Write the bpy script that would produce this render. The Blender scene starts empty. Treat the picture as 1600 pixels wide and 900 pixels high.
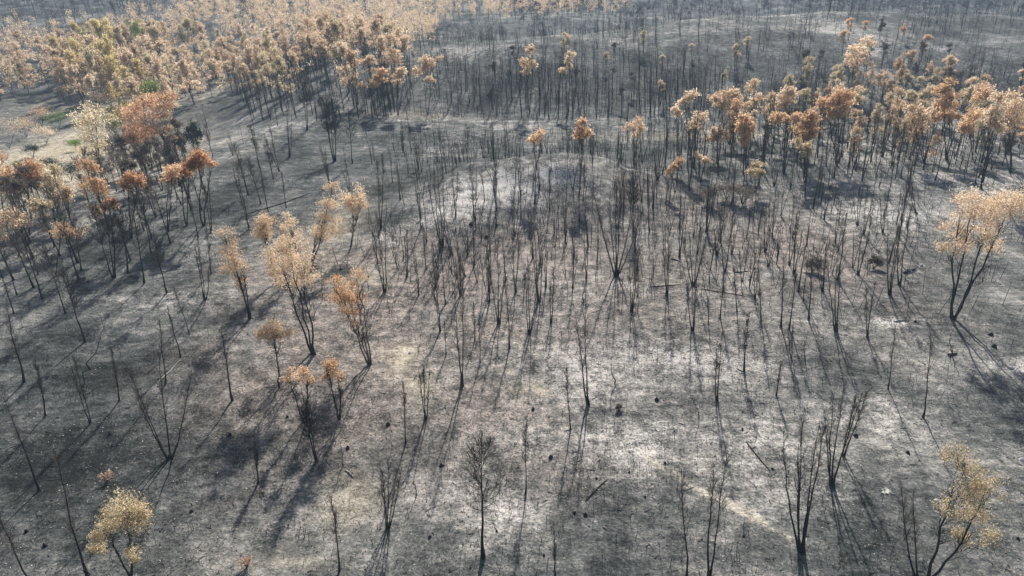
import bpy, math
import numpy as np
from mathutils import Vector, Matrix

# ------------------------------------------------------------------ camera, sky, sun, exposure
SC = bpy.context.scene
COL = SC.collection
CAM_H = 40.0
PITCH = math.radians(26.4)
F_PX = 1066.0                     # focal length in photo pixels (1600 wide)
SUN_AZ = math.radians(6.0)        # to the right of the view direction
SUN_EL = math.radians(37.0)

cd = bpy.data.cameras.new('camera')
cam = bpy.data.objects.new('camera', cd)
COL.objects.link(cam)
cam.location = (0, 0, CAM_H)
cam.rotation_euler = (math.pi / 2 - PITCH, 0, 0)
cd.sensor_width = 36.0
cd.lens = 36.0 * F_PX / 1600.0
cd.clip_start = 0.5
cd.clip_end = 9000
SC.camera = cam

world = bpy.data.worlds.new('World')
SC.world = world
world.use_nodes = True
wn = world.node_tree.nodes
wl = world.node_tree.links
for n in list(wn):
    wn.remove(n)
w_out = wn.new('ShaderNodeOutputWorld')
w_bg = wn.new('ShaderNodeBackground')
w_sky = wn.new('ShaderNodeTexSky')
w_sky.sky_type = 'NISHITA'
w_sky.sun_disc = False
w_sky.sun_elevation = SUN_EL
w_sky.sun_rotation = SUN_AZ
w_sky.dust_density = 2.0
w_bg.inputs['Strength'].default_value = 0.078
wl.new(w_sky.outputs[0], w_bg.inputs['Color'])
wl.new(w_bg.outputs[0], w_out.inputs['Surface'])

sd = bpy.data.lights.new('sun', 'SUN')
sun = bpy.data.objects.new('sun', sd)
COL.objects.link(sun)
sd.energy = 4.9
sd.angle = math.radians(0.5)
sd.color = (1.0, 0.95, 0.88)
SUN_V = Vector((math.sin(SUN_AZ) * math.cos(SUN_EL), math.cos(SUN_AZ) * math.cos(SUN_EL), math.sin(SUN_EL)))
sun.rotation_euler = SUN_V.to_track_quat('Z', 'Y').to_euler()
sun.location = (0, 0, 120)

SC.view_settings.view_transform = 'Standard'
SC.view_settings.look = 'None'
SC.view_settings.exposure = 0.6
SC.view_settings.gamma = 1.0
SC.view_settings.use_curve_mapping = False
SC.cycles.max_bounces = 6
SC.cycles.diffuse_bounces = 3
SC.cycles.transmission_bounces = 3
SC.cycles.volume_bounces = 1
SC.cycles.use_denoising = True

RNG = np.random.default_rng(7)

# ------------------------------------------------------------------ terrain height
def _hash(ix, iy, seed):
    n = (ix.astype(np.int64) * 374761393 + iy.astype(np.int64) * 668265263 + seed * 974634777) & 0xFFFFFFFF
    n = ((n ^ (n >> 13)) * 1274126177) & 0xFFFFFFFF
    n = n ^ (n >> 16)
    return (n & 0xFFFF) / 65535.0 * 2 - 1

def vnoise(x, y, seed):
    x0 = np.floor(x); y0 = np.floor(y)
    fx = x - x0; fy = y - y0
    fx = fx * fx * fx * (fx * (fx * 6 - 15) + 10); fy = fy * fy * fy * (fy * (fy * 6 - 15) + 10)
    a = _hash(x0, y0, seed); b = _hash(x0 + 1, y0, seed)
    c = _hash(x0, y0 + 1, seed); d = _hash(x0 + 1, y0 + 1, seed)
    return (a * (1 - fx) + b * fx) * (1 - fy) + (c * (1 - fx) + d * fx) * fy

def sst(a, b, v):
    t = np.clip((v - a) / (b - a), 0, 1)
    return t * t * (3 - 2 * t)

def bump(x, y, cx, cy, sx, sy):
    return np.exp(-((x - cx) / sx) ** 2 - ((y - cy) / sy) ** 2)

def hgt(x, y):
    x = np.asarray(x, float); y = np.asarray(y, float)
    z = 5.6 * bump(x, y, 6, 119, 23, 15) * (1 + .3 * vnoise(x / 9, y / 9, 5) + .12 * vnoise(x / 3.5, y / 3.5, 6)) + 1.6 * bump(x, y, -12, 104, 12, 9)                       # pale knoll
    z = z + 2.0 * bump(x, y, 62, 128, 24, 18)
    z = z + 1.2 * bump(x, y, 10, 70, 40, 18) - 1.5 * bump(x, y, -45, 60, 30, 40)
    z = z - 8.0 * sst(-55, -105, x) * sst(95, 160, y) * (1 - sst(210, 420, y))   # side valley
    crest = np.interp(x, [-140, -80, -40, 30, 127, 230, 330, 500], [0, 3, 8.5, 12.5, 19.0, 18.0, 24.0, 30.0])
    cy = np.interp(x, [-140, -40, 30, 127, 230, 500], [225, 240, 268, 292, 296, 320])
    t = np.clip((y - 186) / np.maximum(cy - 186, 1), 0, 1)
    up = np.sin(t * math.pi / 2) ** 1.25
    down = 1 - sst(0, 95, y - cy)
    z = z + crest * np.where(y < cy, up, down)
    z = z + sst(360, 900, y) * 12 + sst(900, 2400, y) * 8       # far hills
    z = z + sst(320, 1500, np.abs(x)) * 9
    z = z + sst(230, 420, y) * sst(-60, -160, x) * 6
    far = sst(150, 500, np.hypot(x, y))
    z = z + vnoise(x / 38, y / 38, 1) * (0.9 + 2.6 * far) + vnoise(x / 14, y / 14, 2) * 0.55
    z = z + vnoise(x / 5.2, y / 5.2, 3) * 0.20 + vnoise(x / 1.9, y / 1.9, 4) * 0.10 + vnoise(x / 150, y / 150, 8) * 5 * far
    return z

CF = np.array([0, math.cos(PITCH), -math.sin(PITCH)])
CU = np.array([0, math.sin(PITCH), math.cos(PITCH)])
T_S = np.concatenate([np.arange(30, 330, 0.5), np.geomspace(330, 4000, 500)])

def ground_at(px, py):
    """ground point seen at a photo pixel"""
    d = CF * F_PX + np.array([1.0, 0, 0]) * (px - 800) + CU * (450 - py)
    d = d / np.linalg.norm(d)
    p = np.outer(T_S, d); p[:, 2] += CAM_H
    g = p[:, 2] - hgt(p[:, 0], p[:, 1])
    k = np.argmax(g < 0) if (g < 0).any() else len(g) - 1
    k = max(k, 1)
    a, b = T_S[k - 1], T_S[k]
    for _ in range(14):
        m = (a + b) / 2
        q = d * m
        if CAM_H + q[2] - float(hgt(q[0], q[1])) < 0: b = m
        else: a = m
    q = d * b
    return np.array([q[0], q[1], float(hgt(q[0], q[1]))])

def to_px(p):
    p = np.asarray(p, float) - np.array([0, 0, CAM_H])
    dep = p @ CF
    return 800 + p[..., 0] / dep * F_PX, 450 - (p @ CU) / dep * F_PX, dep

def above(base, px, py, dy=0.0):
    """point in the upright plane through base (facing south) that shows at a photo pixel"""
    d = CF * F_PX + np.array([1.0, 0, 0]) * (px - 800) + CU * (450 - py)
    t = (base[1] + dy) / d[1]
    return np.array([d[0] * t, d[1] * t, CAM_H + d[2] * t])

# ------------------------------------------------------------------ mesh helpers
class MB:
    def __init__(self):
        self.v = []; self.f = []; self.t = []; self.n = 0
    def add(self, v, f, tint=None):
        v = np.asarray(v, np.float32).reshape(-1, 3); f = np.asarray(f, np.int64).reshape(-1, 4)
        self.v.append(v); self.f.append(f + self.n); self.n += len(v)
        self.t.append(np.zeros(len(f), np.float32) if tint is None else np.asarray(tint, np.float32))
    def tubes(self, P, R, s=4, tint=None, cap=False):
        """N tubes at once: P (N,k,3), R (N,k)"""
        P = np.asarray(P, float); R = np.asarray(R, float)
        if P.ndim == 2: P = P[None]; R = R[None]
        N, k, _ = P.shape
        D = np.gradient(P, axis=1)
        D /= np.linalg.norm(D, axis=2, keepdims=True) + 1e-9
        ref = np.where(np.abs(D[..., 0:1]) > 0.8, np.array([0, 1.0, 0]), np.array([1.0, 0, 0]))
        A = np.cross(D, ref); A /= np.linalg.norm(A, axis=2, keepdims=True) + 1e-9
        B = np.cross(D, A)
        an = np.arange(s) / s * 2 * math.pi
        V = P[:, :, None, :] + R[:, :, None, None] * (A[:, :, None, :] * np.cos(an)[None, None, :, None] + B[:, :, None, :] * np.sin(an)[None, None, :, None])
        i = (np.arange(N) * k * s)[:, None, None] + (np.arange(k - 1) * s)[None, :, None]
        j = np.arange(s)[None, None, :]; j2 = (j + 1) % s
        Fq = np.stack([i + j, i + j2, i + s + j2, i + s + j], -1).reshape(-1, 4)
        self.add(V.reshape(-1, 3), Fq, None if tint is None else np.repeat(tint, (k - 1) * s))
    def quads(self, C, U, W, tint=None):
        """N flat pieces: centres C, half-axes U and W"""
        V = np.stack([C - U, C - W * 0.9 + U * 0.1, C + U, C + W * 0.9 + U * 0.1], 1)
        N = len(C)
        self.add(V.reshape(-1, 3), np.arange(N * 4).reshape(N, 4), tint)
    def mesh(self, name, mat, smooth=False):
        v = np.concatenate(self.v); f = np.concatenate(self.f); t = np.concatenate(self.t)
        m = bpy.data.meshes.new(name)
        m.vertices.add(len(v)); m.vertices.foreach_set('co', v.ravel())
        m.loops.add(f.size); m.loops.foreach_set('vertex_index', f.ravel().astype(np.int32))
        m.polygons.add(len(f)); m.polygons.foreach_set('loop_start', (np.arange(len(f)) * 4).astype(np.int32))
        if smooth: m.polygons.foreach_set('use_smooth', np.ones(len(f), bool))
        m.update(calc_edges=True)
        if np.any(t != 0):
            a = m.attributes.new('tint', 'FLOAT', 'FACE'); a.data.foreach_set('value', t)
        m.materials.append(mat)
        return m

def link(name, mesh, parent=None, loc=(0, 0, 0), rotz=0.0, scale=None):
    o = bpy.data.objects.new(name, mesh)
    COL.objects.link(o)
    o.location = [float(c) for c in loc]; o.rotation_euler = (0, 0, rotz)
    if scale is not None: o.scale = scale
    if parent is not None: o.parent = parent
    return o

def tag(o, label=None, cat=None, group=None, kind=None):
    if label: o['label'] = label
    if cat: o['category'] = cat
    if group: o['group'] = group
    if kind: o['kind'] = kind
    return o

def unit(v):
    return v / (np.linalg.norm(v, axis=-1, keepdims=True) + 1e-9)

# ------------------------------------------------------------------ materials
def new_mat(name):
    m = bpy.data.materials.new(name); m.use_nodes = True
    nt = m.node_tree
    for n in list(nt.nodes): nt.nodes.remove(n)
    return m, nt, nt.nodes.new('ShaderNodeOutputMaterial')

def ramp(nt, fac, stops):
    r = nt.nodes.new('ShaderNodeValToRGB')
    e = r.color_ramp.elements
    e[0].position, e[0].color = stops[0][0], (*stops[0][1], 1)
    e[1].position, e[1].color = stops[-1][0], (*stops[-1][1], 1)
    for p, c in stops[1:-1]:
        k = e.new(p); k.color = (*c, 1)
    nt.links.new(fac, r.inputs[0])
    return r.outputs[0]

def noise(nt, vec, scale, detail=5, rough=0.6):
    n = nt.nodes.new('ShaderNodeTexNoise')
    n.inputs['Scale'].default_value = scale; n.inputs['Detail'].default_value = detail
    n.inputs['Roughness'].default_value = rough
    nt.links.new(vec, n.inputs['Vector'])
    return n.outputs[0]

def mth(nt, op, a, b=None):
    n = nt.nodes.new('ShaderNodeMath'); n.operation = op
    for i, s in enumerate((a, b)):
        if s is None: continue
        if isinstance(s, (int, float)): n.inputs[i].default_value = s
        else: nt.links.new(s, n.inputs[i])
    return n.outputs[0]

def mixc(nt, fac, a, b):
    n = nt.nodes.new('ShaderNodeMix'); n.data_type = 'RGBA'
    for i, s in ((0, fac), (6, a), (7, b)):
        if isinstance(s, (int, float)): n.inputs[i].default_value = s
        elif isinstance(s, tuple): n.inputs[i].default_value = (*s, 1)
        else: nt.links.new(s, n.inputs[i])
    return n.outputs[2]

def bark_mat(name, dark, light, scale=3.0):
    m, nt, out = new_mat(name)
    tc = nt.nodes.new('ShaderNodeTexCoord')
    oi = nt.nodes.new('ShaderNodeObjectInfo')
    nz = noise(nt, tc.outputs['Object'], scale, 6, 0.7)
    v = mth(nt, 'ADD', nz, mth(nt, 'MULTIPLY', mth(nt, 'SUBTRACT', oi.outputs['Random'], 0.5), 0.25))
    c = ramp(nt, v, [(0.35, dark), (0.75, light)])
    b = nt.nodes.new('ShaderNodeBsdfPrincipled')
    b.inputs['Roughness'].default_value = 0.85
    b.inputs['Specular IOR Level'].default_value = 0.25
    nt.links.new(c, b.inputs['Base Color'])
    bp = nt.nodes.new('ShaderNodeBump'); bp.inputs['Strength'].default_value = 0.6; bp.inputs['Distance'].default_value = 0.05
    nt.links.new(noise(nt, tc.outputs['Object'], 9, 4, 0.7), bp.inputs['Height'])
    nt.links.new(bp.outputs[0], b.inputs['Normal'])
    nt.links.new(b.outputs[0], out.inputs['Surface'])
    return m

def leaf_mat(name, c_dark, c_mid, c_light, trans=0.68):
    m, nt, out = new_mat(name)
    at = nt.nodes.new('ShaderNodeAttribute'); at.attribute_name = 'tint'
    oi = nt.nodes.new('ShaderNodeObjectInfo')
    v = mth(nt, 'ADD', at.outputs['Fac'], mth(nt, 'MULTIPLY', mth(nt, 'SUBTRACT', oi.outputs['Random'], 0.5), 0.35))
    c = ramp(nt, v, [(0.05, c_dark), (0.5, c_mid), (0.95, c_light)])
    d = nt.nodes.new('ShaderNodeBsdfDiffuse'); t = nt.nodes.new('ShaderNodeBsdfTranslucent')
    nt.links.new(c, d.inputs[0]); nt.links.new(c, t.inputs[0])
    mx = nt.nodes.new('ShaderNodeMixShader'); mx.inputs[0].default_value = trans
    nt.links.new(d.outputs[0], mx.inputs[1]); nt.links.new(t.outputs[0], mx.inputs[2])
    nt.links.new(mx.outputs[0], out.inputs['Surface'])
    return m

M = {}
M['bark'] = bark_mat('charred_bark', (0.014, 0.014, 0.015), (0.05, 0.046, 0.044))
M['bark_pale'] = bark_mat('scorched_bark', (0.09, 0.07, 0.055), (0.26, 0.20, 0.15))
M['twig'] = bark_mat('burnt_twigs', (0.06, 0.050, 0.044), (0.19, 0.155, 0.13), 1.5)
M['twig_dark'] = bark_mat('sooty_twigs', (0.028, 0.026, 0.024), (0.085, 0.075, 0.063), 1.5)
M['wood_grey'] = bark_mat('weathered_wood', (0.22, 0.20, 0.17), (0.45, 0.42, 0.37), 4)
M['stone'] = bark_mat('pale_stone', (0.22, 0.21, 0.20), (0.55, 0.53, 0.50), 3)
M['ashwhite'] = bark_mat('white_ash', (0.6, 0.6, 0.6), (0.85, 0.85, 0.85), 3)
M['tan'] = leaf_mat('scorched_tan_leaves', (0.42, 0.29, 0.18), (0.74, 0.57, 0.40), (0.88, 0.76, 0.60))
M['cream'] = leaf_mat('dry_cream_leaves', (0.36, 0.28, 0.17), (0.67, 0.56, 0.38), (0.82, 0.73, 0.55))
M['orange'] = leaf_mat('scorched_orange_leaves', (0.40, 0.25, 0.14), (0.70, 0.48, 0.30), (0.84, 0.65, 0.47))
M['rust'] = leaf_mat('scorched_rust_leaves', (0.32, 0.165, 0.085), (0.62, 0.37, 0.22), (0.76, 0.54, 0.37))
M['gold'] = leaf_mat('golden_leaves', (0.40, 0.30, 0.13), (0.74, 0.61, 0.31), (0.88, 0.79, 0.50))
M['far_tan'] = leaf_mat('far_tan_leaves', (0.38, 0.25, 0.155), (0.66, 0.49, 0.33), (0.80, 0.66, 0.49), 0.6)  # tan leaves in a lower-lit tone, crown shade put into the colour
M['sooty'] = leaf_mat('sooty_dead_leaves', (0.03, 0.028, 0.027), (0.075, 0.065, 0.057), (0.17, 0.14, 0.115), 0.3)
M['green'] = leaf_mat('green_leaves', (0.04, 0.07, 0.012), (0.12, 0.20, 0.03), (0.28, 0.36, 0.07))
M['olive'] = leaf_mat('yellowing_leaves', (0.09, 0.085, 0.03), (0.24, 0.23, 0.08), (0.42, 0.38, 0.16))
M['evergreen'] = leaf_mat('dark_evergreen_leaves', (0.016, 0.028, 0.018), (0.035, 0.055, 0.032), (0.07, 0.10, 0.06), 0.2)
M['grey'] = leaf_mat('ashy_dead_leaves', (0.07, 0.058, 0.048), (0.19, 0.155, 0.128), (0.32, 0.27, 0.23), 0.4)
M['pink'] = leaf_mat('pale_pinkish_leaves', (0.30, 0.19, 0.14), (0.50, 0.34, 0.26), (0.70, 0.52, 0.42))
M['litter'] = leaf_mat('litter_flakes', (0.03, 0.028, 0.027), (0.19, 0.155, 0.125), (0.52, 0.48, 0.43), 0.1)
M['straw'] = leaf_mat('dry_straw', (0.24, 0.19, 0.11), (0.46, 0.39, 0.25), (0.66, 0.59, 0.43))

def ground_mat():
    m, nt, out = new_mat('burnt_ground')
    L = nt.links
    geo = nt.nodes.new('ShaderNodeNewGeometry')
    pos = geo.outputs['Position']
    mp = nt.nodes.new('ShaderNodeMapping'); mp.inputs['Rotation'].default_value = (0, 0, 0.75); mp.inputs['Scale'].default_value = (0.35, 1.7, 1)
    L.new(pos, mp.inputs[0])
    n1 = noise(nt, pos, 0.09, 6, 0.6)
    n2 = noise(nt, pos, 0.7, 8, 0.68)
    n3 = noise(nt, pos, 4.2, 5, 0.75)
    n4 = noise(nt, mp.outputs[0], 1.0, 5, 0.65)
    def attr(k):
        a = nt.nodes.new('ShaderNodeAttribute'); a.attribute_name = k
        return a.outputs['Fac']
    ash, lit, gra, cha_shade, whi = attr('ash'), attr('litter'), attr('grass'), attr('char_shade'), attr('white')
    v = mth(nt, 'ADD', mth(nt, 'MULTIPLY', n1, 0.46), mth(nt, 'MULTIPLY', n2, 0.36))
    v = mth(nt, 'ADD', v, mth(nt, 'MULTIPLY', n4, 0.22))
    v = mth(nt, 'ADD', v, mth(nt, 'MULTIPLY', n3, 0.40))
    v = mth(nt, 'ADD', mth(nt, 'MULTIPLY', mth(nt, 'SUBTRACT', v, 0.72), 2.3), 0.51)
    sp_ = mth(nt, 'ADD', mth(nt, 'MULTIPLY', mth(nt, 'SUBTRACT', mth(nt, 'ADD', mth(nt, 'MULTIPLY', n2, .55), mth(nt, 'MULTIPLY', n3, .55)), .53), 5.0), .62)
    sp_ = mth(nt, 'MINIMUM', mth(nt, 'MAXIMUM', sp_, .12), 1.25)
    v = mth(nt, 'ADD', v, mth(nt, 'MULTIPLY', mth(nt, 'MULTIPLY', ash, sp_), 0.43))
    v = mth(nt, 'SUBTRACT', v, mth(nt, 'MULTIPLY', cha_shade, 0.20))
    grey = ramp(nt, v, [(0.14, (0.016, 0.018, 0.018)), (0.34, (0.060, 0.066, 0.063)), (0.52, (0.143, 0.146, 0.137)), (0.70, (0.32, 0.302, 0.275)), (0.95, (0.66, 0.62, 0.565))])
    lv = mth(nt, 'ADD', mth(nt, 'MULTIPLY', n3, 0.6), mth(nt, 'MULTIPLY', n2, 0.5))
    lv = mth(nt, 'ADD', mth(nt, 'MULTIPLY', mth(nt, 'SUBTRACT', lv, 0.55), 2.2), 0.55)
    lc = ramp(nt, lv, [(0.24, (0.036, 0.031, 0.029)), (0.46, (0.148, 0.122, 0.104)), (0.68, (0.36, 0.302, 0.262)), (0.9, (0.60, 0.53, 0.47))])
    lm = mth(nt, 'MULTIPLY', lit, mth(nt, 'MULTIPLY', n2, 2.3)); lm = mth(nt, 'MINIMUM', lm, 1.0)
    lm = mth(nt, 'MULTIPLY', lm, mth(nt, 'MAXIMUM', mth(nt, 'SUBTRACT', 1.0, mth(nt, 'MULTIPLY', ash, .75)), 0.0))
    c = mixc(nt, lm, grey, lc)
    gc = ramp(nt, lv, [(0.2, (0.16, 0.138, 0.105)), (0.5, (0.42, 0.365, 0.275)), (0.8, (0.66, 0.595, 0.48))])
    gm = mth(nt, 'MULTIPLY', gra, mth(nt, 'MULTIPLY', n2, 1.9)); gm = mth(nt, 'MINIMUM', gm, 1.0)
    c = mixc(nt, gm, c, gc)
    wm = mth(nt, 'MINIMUM', mth(nt, 'MAXIMUM', mth(nt, 'MULTIPLY', mth(nt, 'SUBTRACT', mth(nt, 'ADD', whi, mth(nt, 'MULTIPLY', n3, 1.6)), 1.35), 2.5), 0.0), 1.0)
    c = mixc(nt, wm, c, (0.74, 0.72, 0.69))
    b = nt.nodes.new('ShaderNodeBsdfPrincipled')
    b.inputs['Roughness'].default_value = 0.95; b.inputs['Specular IOR Level'].default_value = 0.1
    L.new(c, b.inputs['Base Color'])
    bp = nt.nodes.new('ShaderNodeBump'); bp.inputs['Strength'].default_value = 0.9; bp.inputs['Distance'].default_value = 0.35
    hh = mth(nt, 'ADD', mth(nt, 'MULTIPLY', n2, 0.9), mth(nt, 'MULTIPLY', n3, 0.45))
    L.new(hh, bp.inputs['Height']); L.new(bp.outputs[0], b.inputs['Normal'])
    L.new(b.outputs[0], out.inputs['Surface'])
    return m

# ------------------------------------------------------------------ ground
def axis(dense_a, dense_b, step, lo, hi, grow):
    a = list(np.arange(dense_a, dense_b + 1e-6, step))
    s = step
    while a[-1] < hi: s = min(s * grow, 60); a.append(a[-1] + s)
    s = step
    while a[0] > lo: s = min(s * grow, 60); a.insert(0, a[0] - s)
    return np.array(a)

gx = axis(-80, 80, 0.42, -2600, 2600, 1.035)
gy = axis(24, 135, 0.42, -150, 4200, 1.022)
GX, GY = np.meshgrid(gx, gy)
GZ = hgt(GX, GY)
GPX, GPY, GD = to_px(np.stack([GX, GY, GZ], -1))

def blob_field(blobs):
    """ground patches given by photo position and size, laid on the ground in metres"""
    f = np.zeros_like(GX)
    for (px, py, rx, ry, w) in blobs:
        c = ground_at(px, py)
        e = ground_at(px + rx, py); q = ground_at(px, max(py - ry, 2)); q2 = ground_at(px, py + ry)
        ax = max(abs(e[0] - c[0]), .5); ay = max(abs(q[1] - q2[1]) / 2, .5)
        nz = 1 + 0.45 * vnoise(GX / 6.0, GY / 6.0, 11) + 0.3 * vnoise(GX / 2.1, GY / 2.1, 12)
        r2 = ((GX - c[0]) / ax) ** 2 + ((GY - c[1]) / ay) ** 2
        f = np.maximum(f, w * np.exp(-r2 * 0.9 * nz))
    return f

def line_field(pts, width, w):
    f = np.zeros_like(GX)
    P = [ground_at(*p)[:2] for p in pts]
    wob = vnoise(GX / 3, GY / 3, 21) * width * 0.8
    for a, b in zip(P[:-1], P[1:]):
        d = b - a; t = np.clip(((GX - a[0]) * d[0] + (GY - a[1]) * d[1]) / (d @ d), 0, 1)
        r = np.hypot(GX - a[0] - t * d[0], GY - a[1] - t * d[1]) + wob
        f = np.maximum(f, w * np.exp(-(r / width) ** 2) * (0.65 + 0.5 * vnoise(GX / 1.4, GY / 1.4, 22)))
    return np.clip(f, 0, 1.3)

ASH = [(780, 292, 70, 22, 1.3), (858, 278, 45, 20, 1.4), (725, 322, 55, 16, 1.2), (680, 345, 60, 12, .7), (1385, 335, 60, 20, .9), (1330, 345, 60, 30, .6),
       (1060, 560, 120, 40, .75), (900, 590, 120, 50, .7), (985, 690, 90, 50, .8), (790, 560, 70, 30, .6), (1395, 503, 55, 7, 1.0), (950, 460, 120, 40, .35),
       (1180, 690, 90, 50, .5), (1250, 760, 100, 60, .45), (790, 800, 50, 40, .6), (1520, 290, 90, 20, .5), (830, 690, 60, 40, .6), (1500, 100, 80, 30, .5), (1270, 30, 70, 20, .5), (760, 75, 90, 10, .7), (1000, 60, 120, 14, .5),
       (250, 470, 70, 14, .6), (1590, 570, 40, 10, .7), (720, 760, 70, 50, .4), (1380, 650, 80, 50, .3), (430, 215, 60, 20, .35), (700, 215, 120, 25, .3)]
LIT = [(900, 560, 240, 100, .35), (1000, 430, 280, 80, .5), (600, 560, 150, 120, .6), (960, 480, 170, 60, .6), (760, 520, 130, 60, .7), (850, 720, 120, 60, .5), (560, 620, 90, 70, .7), (700, 440, 140, 60, .8), (600, 480, 90, 60, .8), (860, 400, 150, 60, .7), (780, 640, 110, 60, .8), (1250, 390, 130, 60, .75),
       (620, 390, 90, 30, .8), (440, 600, 90, 60, .7), (900, 520, 150, 50, .55), (1100, 520, 150, 60, .4), (700, 730, 90, 60, .5), (480, 520, 100, 70, .7), (1050, 330, 150, 50, .5),
       (470, 420, 90, 50, .6), (340, 560, 60, 60, .4)]
GRASS = [(40, 285, 50, 16, 1.0), (110, 215, 60, 14, 1.0), (545, 780, 34, 34, .75), (632, 555, 24, 22, .9), (650, 600, 16, 18, .9), (450, 880, 80, 12, .4), (90, 240, 90, 26, 1.4), (150, 270, 60, 30, 1.2), (200, 150, 90, 20, .7), (60, 300, 60, 20, .6),
         (210, 215, 50, 26, .6), (20, 250, 40, 20, .8), (820, 605, 34, 12, .6), (530, 350, 40, 30, .5), (550, 425, 60, 16, .55), (640, 180, 90, 6, .5), (1120, 212, 180, 6, .4)]
CHAR_SHADE = [(100, 640, 260, 160, 1.0), (330, 500, 120, 60, .6), (1480, 760, 130, 60, .35), (100, 720, 260, 130, 1.35), (1520, 470, 120, 90, .5), (1050, 860, 170, 60, .55), (1500, 640, 140, 60, .35), (480, 250, 110, 60, 1.1), (60, 540, 140, 60, .9), (650, 220, 140, 30, .9), (380, 300, 90, 50, .9), (560, 290, 60, 40, .7), (250, 380, 150, 50, .7), (690, 262, 70, 24, 1.3), (610, 300, 50, 30, 1.1), (770, 235, 90, 14, 1.2), (1000, 250, 160, 30, .7),  # burnt ground, plus painted shade behind the knoll and on the left slope
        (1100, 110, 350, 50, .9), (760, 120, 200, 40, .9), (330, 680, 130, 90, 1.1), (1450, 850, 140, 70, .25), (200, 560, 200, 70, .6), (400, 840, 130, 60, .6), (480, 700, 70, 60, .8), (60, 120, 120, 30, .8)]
A_ash = blob_field(ASH); A_lit = blob_field(LIT); A_gra = blob_field(GRASS); A_cha_shade = blob_field(CHAR_SHADE)
A_cha_shade = np.maximum(A_cha_shade, 0.95 * sst(188, 215, GY) * (0.7 + .5 * vnoise(GX / 25, GY / 25, 13)))
A_ash = np.maximum(A_ash, line_field([(1010, 712), (1060, 745), (1130, 785), (1190, 815), (1240, 845)], 0.36, 1.3))
A_gra = np.maximum(A_gra, line_field([(1010, 712), (1060, 745), (1130, 785), (1190, 815), (1240, 845)], 0.34, 1.0))
A_gra = np.maximum(A_gra, line_field([(770, 570), (815, 590), (856, 617)], 0.4, 1.1))
A_ash = np.maximum(A_ash, line_field([(560, 190), (700, 186), (900, 190), (1100, 205), (1300, 222), (1500, 250)], 1.0, .8))
A_gra = np.maximum(A_gra, line_field([(0, 262), (80, 225), (150, 190), (230, 168), (330, 150)], 2.2, .8))
A_ash = np.maximum(A_ash, line_field([(615, 372), (660, 348), (705, 318), (740, 296), (790, 276), (840, 264), (880, 266), (915, 282), (940, 305)], 2.3, 1.3))
A_ash = np.maximum(A_ash, line_field([(900, 640), (960, 680), (1010, 712)], 0.4, .8))
A_whi = blob_field([(1385, 768, 15, 10, .85), (895, 288, 7, 9, .7), (1395, 504, 30, 3, .9), (800, 305, 40, 8, .35), (1440, 415, 10, 4, .8)])
A_whi = np.maximum(A_whi, line_field([(640, 358), (705, 318), (740, 296), (790, 276), (840, 264), (880, 266), (915, 282)], 2.0, .85))

def grid_mesh():
    ny, nx = GX.shape
    v = np.stack([GX, GY, GZ], -1).reshape(-1, 3).astype(np.float32)
    i = np.arange(ny - 1)[:, None] * nx + np.arange(nx - 1)[None]
    f = np.stack([i, i + 1, i + nx + 1, i + nx], -1).reshape(-1, 4)
    mb = MB(); mb.add(v, f)
    me = mb.mesh('ground', ground_mat(), True)
    for k, a in (('ash', A_ash), ('litter', A_lit), ('grass', A_gra), ('char_shade', A_cha_shade), ('white', A_whi)):
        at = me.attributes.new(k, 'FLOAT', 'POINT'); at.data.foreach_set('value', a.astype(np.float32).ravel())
    return me
tag(link('ground', grid_mesh()), kind='structure')

# ------------------------------------------------------------------ tree building
def stem_path(h, dx, dy, rng, k=9, fan=0.85, wob=0.012, b=(0, 0)):
    t = np.linspace(0, 1, k)
    w = np.cumsum(rng.normal(0, 1, (k, 2)), 0); w -= np.outer(t, w[-1]); w[0] = 0
    s = t ** fan
    return np.stack([b[0] + dx * s + w[:, 0] * wob * h, b[1] + dy * s + w[:, 1] * wob * h, t * h], 1)

def along(P, t):
    k = len(P) - 1
    i = np.minimum((t * k).astype(int), k - 1); u = (t * k - i)[:, None]
    return P[i] * (1 - u) + P[i + 1] * u, unit(P[i + 1] - P[i])

def twig_set(mb, P, rng, n_br, n_tw, t0, blen, rad=0.011, spread=0.55, sides=3):
    """ascending branches with finer twigs on the upper part of one stem; returns branch ends"""
    h = P[-1, 2] - P[0, 2]
    t = t0 + (1 - t0) * rng.random(n_br) ** 0.8 * 0.98
    o, d = along(P, t)
    az = rng.random(n_br) * 2 * math.pi
    side = np.stack([np.cos(az), np.sin(az), np.zeros(n_br)], 1)
    L = blen * h * (0.45 + 0.75 * rng.random(n_br)) * (1.15 - 0.7 * (t - t0) / max(1 - t0, .1))
    up = np.array([0, 0, 1.0])
    d0 = unit(d * 0.8 + side * spread * (0.6 + 0.8 * rng.random((n_br, 1))))
    d1 = unit(d0 + up * 0.55 + rng.normal(0, .12, (n_br, 3)))
    p1 = o + d0 * L[:, None] * 0.45; p2 = p1 + d1 * L[:, None] * 0.55
    R0 = rad * (0.8 + 0.9 * rng.random(n_br))
    mb.tubes(np.stack([o, p1, p2], 1), np.stack([R0, R0 * .7, R0 * .3], 1), sides)
    if n_tw:
        idx = np.repeat(np.arange(n_br), n_tw); N = len(idx)
        u = rng.random(N)[:, None]
        q = np.where(u < .5, o[idx] + (p1 - o)[idx] * u * 2, p1[idx] + (p2 - p1)[idx] * (u * 2 - 1))
        dd = unit(d1[idx] * 0.8 + up * 0.35 + rng.normal(0, .42, (N, 3)))
        l2 = L[idx] * (0.25 + 0.45 * rng.random(N))
        e = q + dd * l2[:, None]
        mid = (q + e) / 2 + rng.normal(0, .03, (N, 3)) * l2[:, None]
        mb.tubes(np.stack([q, mid, e], 1), np.stack([R0[idx] * .75, R0[idx] * .65, R0[idx] * .35], 1), sides)
    return p2

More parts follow.
